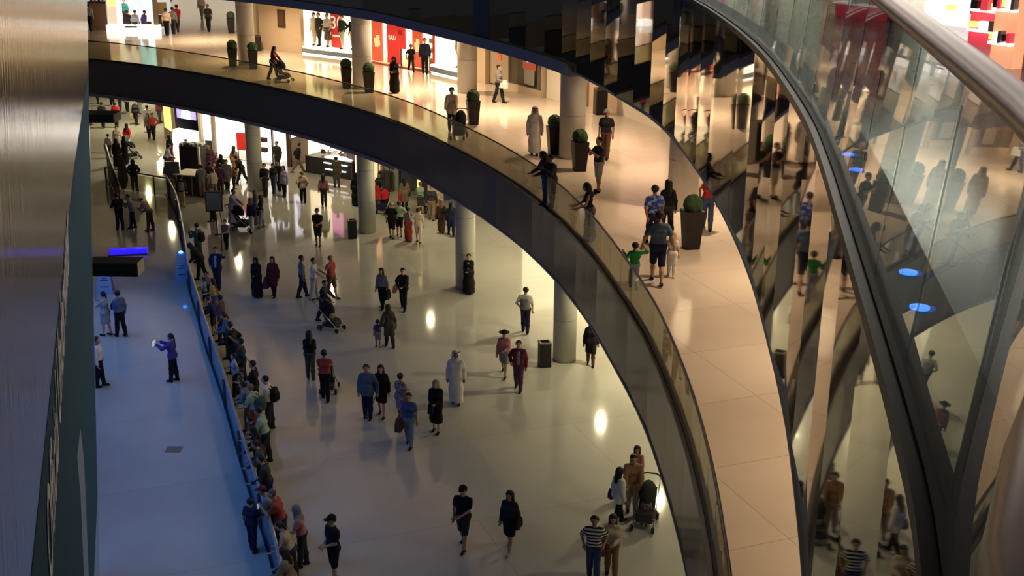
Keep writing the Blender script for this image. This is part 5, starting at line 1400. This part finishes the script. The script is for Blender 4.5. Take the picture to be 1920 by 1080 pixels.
p = person(-7.58, 33.50, 0, 70, 1.74, 'st5', ('rl', 'd'), 'tee:mint', 'shorts:brick', 'short:ginger', 'person in pale green tee and brick red shorts with green backpack', 1, lean=12)
backpack(p, 'forest', 'dark green backpack on person in brick red shorts', 1.74)
person(-7.93, 34.03, 0, 90, 1.62, 'st5', ('rl', 'rl'), 'shirt:grey', 'trousers:khaki', 'tail:brown', 'person in grey with pale trousers pressed against barrier', 2, lean=10)
person(-6.99, 31.87, 0, 85, 1.74, 'st5', ('rl', 'rl'), 'shirt:mint', 'trousers:charcoal', 'short:black', 'person in pale green shirt below brick red shorts', 2, lean=12)
person(-7.21, 31.73, 0, 100, 1.56, 'st5', ('rl', 'rl'), 'tee:navy', 'trousers:charcoal', 'short:black', 'boy in navy tee looking over barrier', 2, lean=14)
person(-6.92, 30.81, 0, 95, 1.66, 'st5', ('rl', 'rl'), 'shirt:black', 'trousers:charcoal', 'long:black', 'woman with long black hair in black leaning on barrier', 3, lean=14)
person(-6.65, 29.87, 0, 95, 1.68, 'st5', ('rl', 'rl'), 'shirt:olive', 'trousers:charcoal', 'short:black', 'person in olive shirt leaning on barrier', 2, lean=14)
person(-6.34, 28.93, 0, 95, 1.70, 'st5', ('rl', 'd'), 'shirt:charcoal', 'trousers:navy', 'short:black', 'person in charcoal shirt at barrier above the red tee', 2, lean=12)
p = person(-5.62, 26.87, 0, 88, 1.78, 'st5', ('ph', 'rl'), 'tee:brick', 'trousers:navy', 'bald:black', 'bald man in brick red tee holding phone over barrier', 2, lean=14)
phone(p, -1, 'small bright phone in hand of bald man in brick red tee')
person(-5.90, 27.33, 0, 95, 1.66, 'st5', ('rl', 'rl'), 'shirt:grey', 'trousers:charcoal', 'cap:maroon', 'person in grey with dark cap reaching over barrier beside red tee', 2, lean=20)
person(-6.38, 26.96, 0, -25, 1.46, 'st5', ('d', 'rl'), 'tee:navy', 'trousers:navy', 'short:black', 'boy in navy on the blue lit side of the barrier', 2, shoes='brick')
person(-5.02, 26.28, 0, 92, 1.66, 'st5', ('rl', 'd'), 'tee:rose', 'trousers:charcoal', 'hood:grey', 'person in grey hood and rose top near bottom of barrier', 2, lean=8)
p = person(-5.15, 25.55, 0, 85, 1.66, 'st5', ('rl', 'rl'), 'tank:beige', 'trousers:charcoal', 'tail:brown', 'woman in pale vest with black bag strap leaning on barrier', 1, lean=22)
person(-4.94, 24.25, 0, 80, 1.70, 'st5', ('rl', 'rl'), 'jacket:khaki', 'trousers:khaki', 'long:brown', 'person in brown with long brown hair cut by bottom edge', 2, lean=10)

# blue lit strip
p = person(-14.82, 42.15, 0, 70, 1.68, 'st6', ('ph', 'ph'), 'tee:lgrey', 'skirt:lgrey', 'tail:black', 'woman in pale tee and grey skirt photographing beside big panel', 1)
phone(p, -1, 'phone raised by woman in grey skirt')
p = person(-14.27, 42.06, 0, 55, 1.76, 'st8', ('hc', 'd'), 'shirt:slate', 'trousers:black', 'short:black', 'man in steel blue shirt with black shoulder bag on blue floor', 2, shoes='brown')
held_bag(p, -1, 'black', 'black shoulder bag of man in steel blue shirt', .32, .26, .12, .05, -.05)
person(-13.51, 37.35, 0, -85, 1.74, 'st6', ('hip', 'd'), 'shirt:white', 'trousers:black', 'short:black', 'man in white shirt and black trousers standing beside big panel', 2)
p = person(-11.23, 37.87, 0, 82, 1.68, 'st5', ('tb', 'tb'), 'hoodie:purple', 'trousers:black', 'tail:black', 'woman in violet-blue hoodie holding tablet out on blue floor', 2)
phone(p, -1, 'pale tablet held out by woman in violet-blue hoodie', .30, .22)

# ------------------------------------------------------------------ ground floor centre
person(-10.22, 46.71, 0, 170, 1.64, 'st6', ('hc', 'hc'), 'abaya:black', 'trousers:black', 'hijab:black', 'woman in black abaya and headscarf beside woman in maroon dress', 3)
p = person(-9.57, 46.79, 0, 165, 1.68, 'st10', ('d', 'bg'), 'coat:maroon', 'leggings:black', 'long:black', 'woman in maroon coat dress with long hair and big bag', 2)
held_bag(p, 1, 'plum', 'big dark plum shopping bag of woman in maroon', .5, .46, .16, .42)
person(-8.41, 46.76, 0, -75, 1.76, 'st12', ('d', 'd'), 'shirt:grey', 'trousers:navy', 'short:black', 'man in grey shirt and navy trousers, first of three walking abreast', 3)
p = person(-7.88, 46.44, 0, -95, 1.74, 'st8', ('ps', 'ps'), 'tee:white', 'trousers:lgrey', 'short:brown', 'man in white tee and pale grey trousers, middle of three', 2)
person(-7.22, 46.59, 0, -120, 1.80, 'st12', ('d', 'pt'), 'tee:brick', 'shorts:brown', 'short:ginger', 'man in brick red tee and shorts pointing with raised arm', 2)
p = person(-7.15, 43.93, 0, -105, 1.66, 'st14', ('ps', 'ps'), 'shirt:charcoal', 'trousers:charcoal', 'short:black', 'person in charcoal pushing stroller with seated child', 2, lean=8)
stroller(-6.69, 43.00, 0, -115, 'black', 'charcoal', 'black stroller with seated child in centre of ground floor', 1.05)
person(*(Vector((-6.70, 43.06, 0)) + Vector((0, 0, -.13))), -115, .92, 'sit', ('d', 'd'), 'tee:grey', 'trousers:charcoal', 'short:black', 'child in grey seated in black stroller in centre of floor', 2)
p = person(-5.08, 45.48, 0, 160, 1.66, 'st12', ('bg', 'd'), 'shirt:grey', 'trousers:black', 'long:black', 'woman with long black hair in grey carrying a black bag', 2)
held_bag(p, -1, 'black', 'black shopping bag carried by woman in grey', .36, .38, .12, .36)
p = person(-4.23, 45.31, 0, 172, 1.72, 'st14', ('hc', 'hip'), 'jacket:black', 'leggings:black', 'bun:brown', 'woman in black jacket and leggings with pale pink bag', 1)
held_bag(p, 1, 'rose', 'pale pink bag of woman in black jacket', .30, .28, .12, .22, .08)
person(-4.37, 41.23, 0, 20, 1.60, 'st12', ('ch', 'd'), 'coat:olive', 'trousers:charcoal', 'hijab:olive', 'woman in long olive coat leading a small child', 2, lean=12)
person(-4.79, 41.22, 0, 15, 1.02, 'st8', ('d', 'chu'), 'tee:purple', 'shorts:grey', 'short:black', 'small child in violet tee and grey shorts beside olive coat', 3)
person(-1.76, 47.44, 0, 168, 1.66, 'st4', ('hc', 'hc'), 'abaya:black', 'trousers:black', 'short:black', 'woman in black abaya standing at foot of stone column', 2, fem=True, under='grey')
p = person(0.51, 42.86, 0, -8, 1.78, 'st10', ('hip', 'd'), 'tee:white', 'trousers:navy', 'short:black', 'man in white tee seen from behind on bright yellowish floor', 2)
backpack(p, 'grey', 'grey backpack with straps on man in white tee', 1.78)
person(-0.24, 38.70, 0, 170, 1.66, 'st22', ('hc', 'd'), 'jacket:rose', 'skirt:grey', 'hat:black', 'woman with black hat, rose jacket and grey skirt striding', 2, fem=True)
person(0.24, 37.42, 0, 172, 1.74, 'st14', ('d', 'hip'), 'jacket:maroon', 'trousers:plum', 'short:black', 'man in maroon jacket with hand on hip near litter bin', 2, under='grey')
person(-1.76, 36.27, 0, 178, 1.80, 'st8', ('d', 'd'), 'kandura:white', 'trousers:white', 'ghutra:white', 'man in white robe walking in centre of ground floor', 3, fem=False)
p = person(-2.26, 34.08, 0, 170, 1.70, 'st7', ('hc', 'hc'), 'coat:black', 'midskirt:black', 'long:blonde', 'blonde woman in long black coat with black bag', 1)
held_bag(p, -1, 'black', 'black bag hanging beside blonde woman in black coat', .34, .3, .14, .22, -.12)
cm = person(-4.45, 35.05, 0, 176, 1.78, 'st6', ('cane', 'd'), 'blazer:slate', 'trousers:navy', 'short:brown', 'man in grey-blue blazer walking with a crutch', 2)
person(-4.03, 35.22, 0, 174, 1.72, 'st12', ('d', 'hip'), 'jacket:black', 'skirt:black', 'long:brown', 'woman in black jacket and short skirt arm in arm with crutch man', 1)
q_ = hand(cm, -1)
r = empty('crutch', (q_.x, q_.y, 0)); tag(r, 'grey forearm crutch held by man in grey-blue blazer', 'crutch')
gx, gy = np.array([-4.86, 35.12]) - np.array([q_.x, q_.y])
MB().tube([(gx * .5, gy * .5, .02), (0, 0, q_.z), (0, .05, q_.z + .25)], .014, 8).build('shaft', MATS['steel'], r); MB().tube([(gx * .5, gy * .5, 0), (gx * .48, gy * .48, .05)], .025, 8).build('rubber_tip', MATS['rubber'], r)
MB().tube([(0, -.06, q_.z), (0, .08, q_.z)], .018, 8).build('grip', MATS['rubber'], r)
person(-3.39, 34.75, 0, -30, 1.64, 'st12', ('hc', 'd'), 'dress:floral', 'leggings:brown', 'bun:black', 'woman in pale patterned dress beside woman with brown bag', 2, shoes='charcoal')
p = person(-2.99, 33.09, 0, 168, 1.70, 'st12', ('d', 'bg'), 'tee:blue', 'trousers:ljeans', 'tail:black', 'woman in blue top and pale jeans with large brown bag', 2)
held_bag(p, 1, 'brown', 'large brown bag of woman in blue top', .42, .40, .18, .30, .04)
person(-6.72, 38.16, 0, 4, 1.72, 'st6', ('hc', 'hc'), 'shirt:black', 'trousers:olive', 'long:black', 'woman in black top and grey-green trousers walking away', 2)
p = person(-5.96, 36.39, 0, 2, 1.74, 'st12', ('ps', 'ps'), 'tee:brick', 'trousers:black', 'short:black', 'person in crimson tee and black trousers pushing stroller away', 3)
stroller(-5.97, 37.18, 0, 0, 'black', 'black', 'black stroller mostly hidden in front of crimson tee')
person(-8.91, 54.12, 0, 176, 1.76, 'st5', ('hc', 'hc'), 'tee:black', 'shorts:black', 'short:black', 'man in black tee and black shorts standing alone', 3)
p = person(-10.91, 62.11, 0, 8, 1.66, 'st10', ('hip', 'hip'), 'jacket:beige', 'trousers:black', 'bun:ginger', 'woman in beige jacket and black trousers, grey bag at hip', 1, fem=True)
held_bag(p, -1, 'charcoal', 'charcoal bag at hip of woman in beige jacket', .28, .26, .12, .12, -.04)
p = person(-9.72, 61.38, 0, 4, 1.70, 'st8', ('d', 'd'), 'shirt:rose', 'trousers:charcoal', 'long:brown', 'woman in rose pink shirt walking toward handbag counter', 2)
p = person(-12.36, 69.04, 0, -70, 1.80, 'st24', ('bk', 'd'), 'jacket:black', 'trousers:khaki', 'short:black', 'man in black jacket and khaki trousers striding past brown wall', 2, lean=12)
person(-13.56, 69.27, 0, 160, 1.76, 'st4', ('d', 'hc'), 'shirt:charcoal', 'trousers:charcoal', 'short:brown', 'man in charcoal under the ALDO sign', 2)
person(-13.13, 63.41, 0, 160, 1.76, 'st4', ('hc', 'hip'), 'jacket:charcoal', 'trousers:olive', 'short:black', 'man in charcoal jacket and olive trousers right of stone column', 2)
person(-12.82, 64.14, 0, 165, 1.62, 'st8', ('d', 'd'), 'tee:charcoal', 'trousers:jeans', 'long:black', 'girl in charcoal tee and jeans in group of three', 2)
person(-12.62, 64.63, 0, 170, 1.64, 'st8', ('d', 'hc'), 'shirt:black', 'trousers:black', 'short:black', 'person in black shirt in middle of group of three', 2)
person(-12.10, 63.33, 0, 155, 1.66, 'st6', ('d', 'd'), 'loose:lavender', 'leggings:black', 'long:black', 'woman in lavender top and black leggings in group of three', 2)
person(-9.63, 65.49, 0, 30, 1.70, 'st4', ('rl', 'd'), 'coat:olive', 'trousers:olive', 'short:black', 'person in olive coat browsing at the handbag counter', 2)
person(-8.10, 61.66, 0, -20, 1.70, 'st6', ('d', 'd'), 'abaya:black', 'trousers:black', 'hijab:black', 'person in black half hidden by second stone column', 2)
p = person(-6.95, 60.18, 0, 178, 1.68, 'st8', ('d', 'ps'), 'loose:red', 'trousers:charcoal', 'long:black', 'woman in red top beside stroller with red hood', 2)
person(-6.88, 61.82, 0, 172, 1.70, 'st6', ('ps', 'ps'), 'shirt:charcoal', 'trousers:charcoal', 'long:black', 'woman in charcoal behind stroller with red hood', 2)
stroller(-6.54, 60.19, 0, 165, 'red', 'navy', 'navy stroller with bright red hood right of second column', 1.1)
p = person(-5.50, 60.66, 0, 4, 1.72, 'st5', ('bg', 'd'), 'coat:khaki', 'leggings:black', 'long:black', 'woman in grey-brown coat and black leggings facing fountains', 2)
held_bag(p, -1, 'red', 'bright red bag held by woman in grey-brown coat', .40, .42, .16, .34)
held_bag(p, 1, 'charcoal', 'charcoal shoulder bag of woman in grey-brown coat', .26, .26, .12, .05)
person(-4.64, 59.95, 0, 15, 1.66, 'st4', ('ps', 'ps'), 'tee:mint', 'shorts:olive', 'bun:ginger', 'woman in pale green tee and shorts with buggy', 1, fem=True)
stroller(-4.45, 60.38, 0, -30, 'charcoal', 'lgrey', 'pale grey buggy in front of woman in pale green tee')
person(-4.02, 58.83, 0, -6, 1.78, 'st6', ('d', 'd'), 'shirt:charcoal', 'trousers:khaki', 'short:blonde', 'grey haired man in charcoal shirt and khaki trousers', 1)
person(-3.80, 59.56, 0, 10, 1.66, 'st5', ('d', 'd'), 'shirt:beige', 'trousers:khaki', 'short:brown', 'person in beige shirt behind man in khaki trousers', 2)
p = person(-3.39, 56.50, 0, -12, 1.66, 'st5', ('d', 'bg'), 'longdress:brown', 'trousers:brown', 'hijab:tan', 'woman in long brown dress and tan headscarf', 2)
held_bag(p, -1, 'maroon', 'maroon handbag of woman in long brown dress', .3, .26, .12, .12)
person(-2.91, 56.04, 0, 10, 1.66, 'st14', ('d', 'd'), 'coat:navy', 'leggings:black', 'long:black', 'woman in navy coat beside third stone column', 2)
person(-5.66, 55.49, 0, -4, 1.74, 'st10', ('d', 'hip'), 'tee:black', 'shorts:black', 'short:blonde', 'man in black tee and shorts, first of four arm in arm', 2)
person(-5.34, 55.87, 0, 2, 1.70, 'st10', ('ov', 'ov'), 'tee:mint', 'shorts:black', 'short:brown', 'person in pale green tee, second of four arm in arm', 2)
person(-4.85, 55.06, 0, 0, 1.62, 'st8', ('hc', 'ov'), 'tee:grey', 'longskirt:brick', 'tail:black', 'woman in grey tee and brick red skirt, third of four', 2)
person(-4.36, 54.81, 0, -8, 1.66, 'st10', ('ov', 'd'), 'tee:cream', 'shorts:cream', 'short:brown', 'person in cream tee and shorts, last of four arm in arm', 1)
person(2.75, 39.71, 0, 175, 1.66, 'st12', ('d', 'd'), 'coat:black', 'leggings:brown', 'long:black', 'woman in black dress partly hidden behind gallery underside', 3)
# front of the ground floor
person(-1.16, 27.24, 0, 162, 1.74, 'st16', ('hc', 'd'), 'tee:black', 'shorts:charcoal', 'cap:black', 'man in black cap, black tee and dark shorts in foreground', 2)
p = person(-0.00, 27.13, 0, 155, 1.68, 'st16', ('bg', 'd'), 'shirt:charcoal', 'skirt:black', 'long:brown', 'woman in charcoal top and black skirt with black handbag', 2, shoes='lgrey')
held_bag(p, -1, 'black', 'black handbag on long strap of woman in charcoal top', .32, .26, .12, .06, -.02)
person(2.00, 25.75, 0, 172, 1.74, 'st10', ('hip', 'hip'), 'tee:stripes', 'trousers:jeans', 'short:black', 'man in black and white striped tee at bottom of picture', 2)
p = person(2.45, 25.95, 0, 176, 1.68, 'st10', ('hc', 'bg'), 'shirt:cream', 'trousers:tan', 'long:black', 'woman in cream top and tan trousers next to striped tee', 2)
held_bag(p, 1, 'tan', 'tan shoulder bag of woman in cream top', .34, .36, .14, .16, -.02)
p = person(2.81, 28.48, 0, -60, 1.66, 'st14', ('bg', 'd'), 'loose:white', 'trousers:black', 'long:black', 'woman in loose white top and black trousers by double stroller', 2)
held_bag(p, -1, 'plum', 'dark plum bag of woman in loose white top', .3, .26, .14, .10)
p = person(3.23, 29.11, 0, 178, 1.76, 'st8', ('ps', 'ps'), 'jacket:tan', 'trousers:beige', 'short:black', 'man in tan shirt with diagonal strap pushing stroller', 2, lean=8)
stroller(3.53, 28.46, 0, 165, 'charcoal', 'charcoal', 'dark stroller with seated child at lower gallery edge', 1.1)
person(*(Vector((3.54, 28.49, 0)) + Vector((0, .03, -.12))), 165, .95, 'sit', ('d', 'd'), 'tee:floral', 'trousers:grey', 'short:black', 'child seated in dark stroller at lower gallery edge', 2)
person(3.42, 30.08, 0, 170, 1.50, 'st5', ('ps', 'hc'), 'shirt:rose', 'trousers:plum', 'long:brown', 'girl in rose between tan shirt man and stroller', 2)
person(-4.16, 25.57, 0, 130, 1.78, 'st5', ('hc', 'hc'), 'tee:black', 'shorts:black', 'cap:black', 'man in black cap and tee standing alone near barrier', 2)
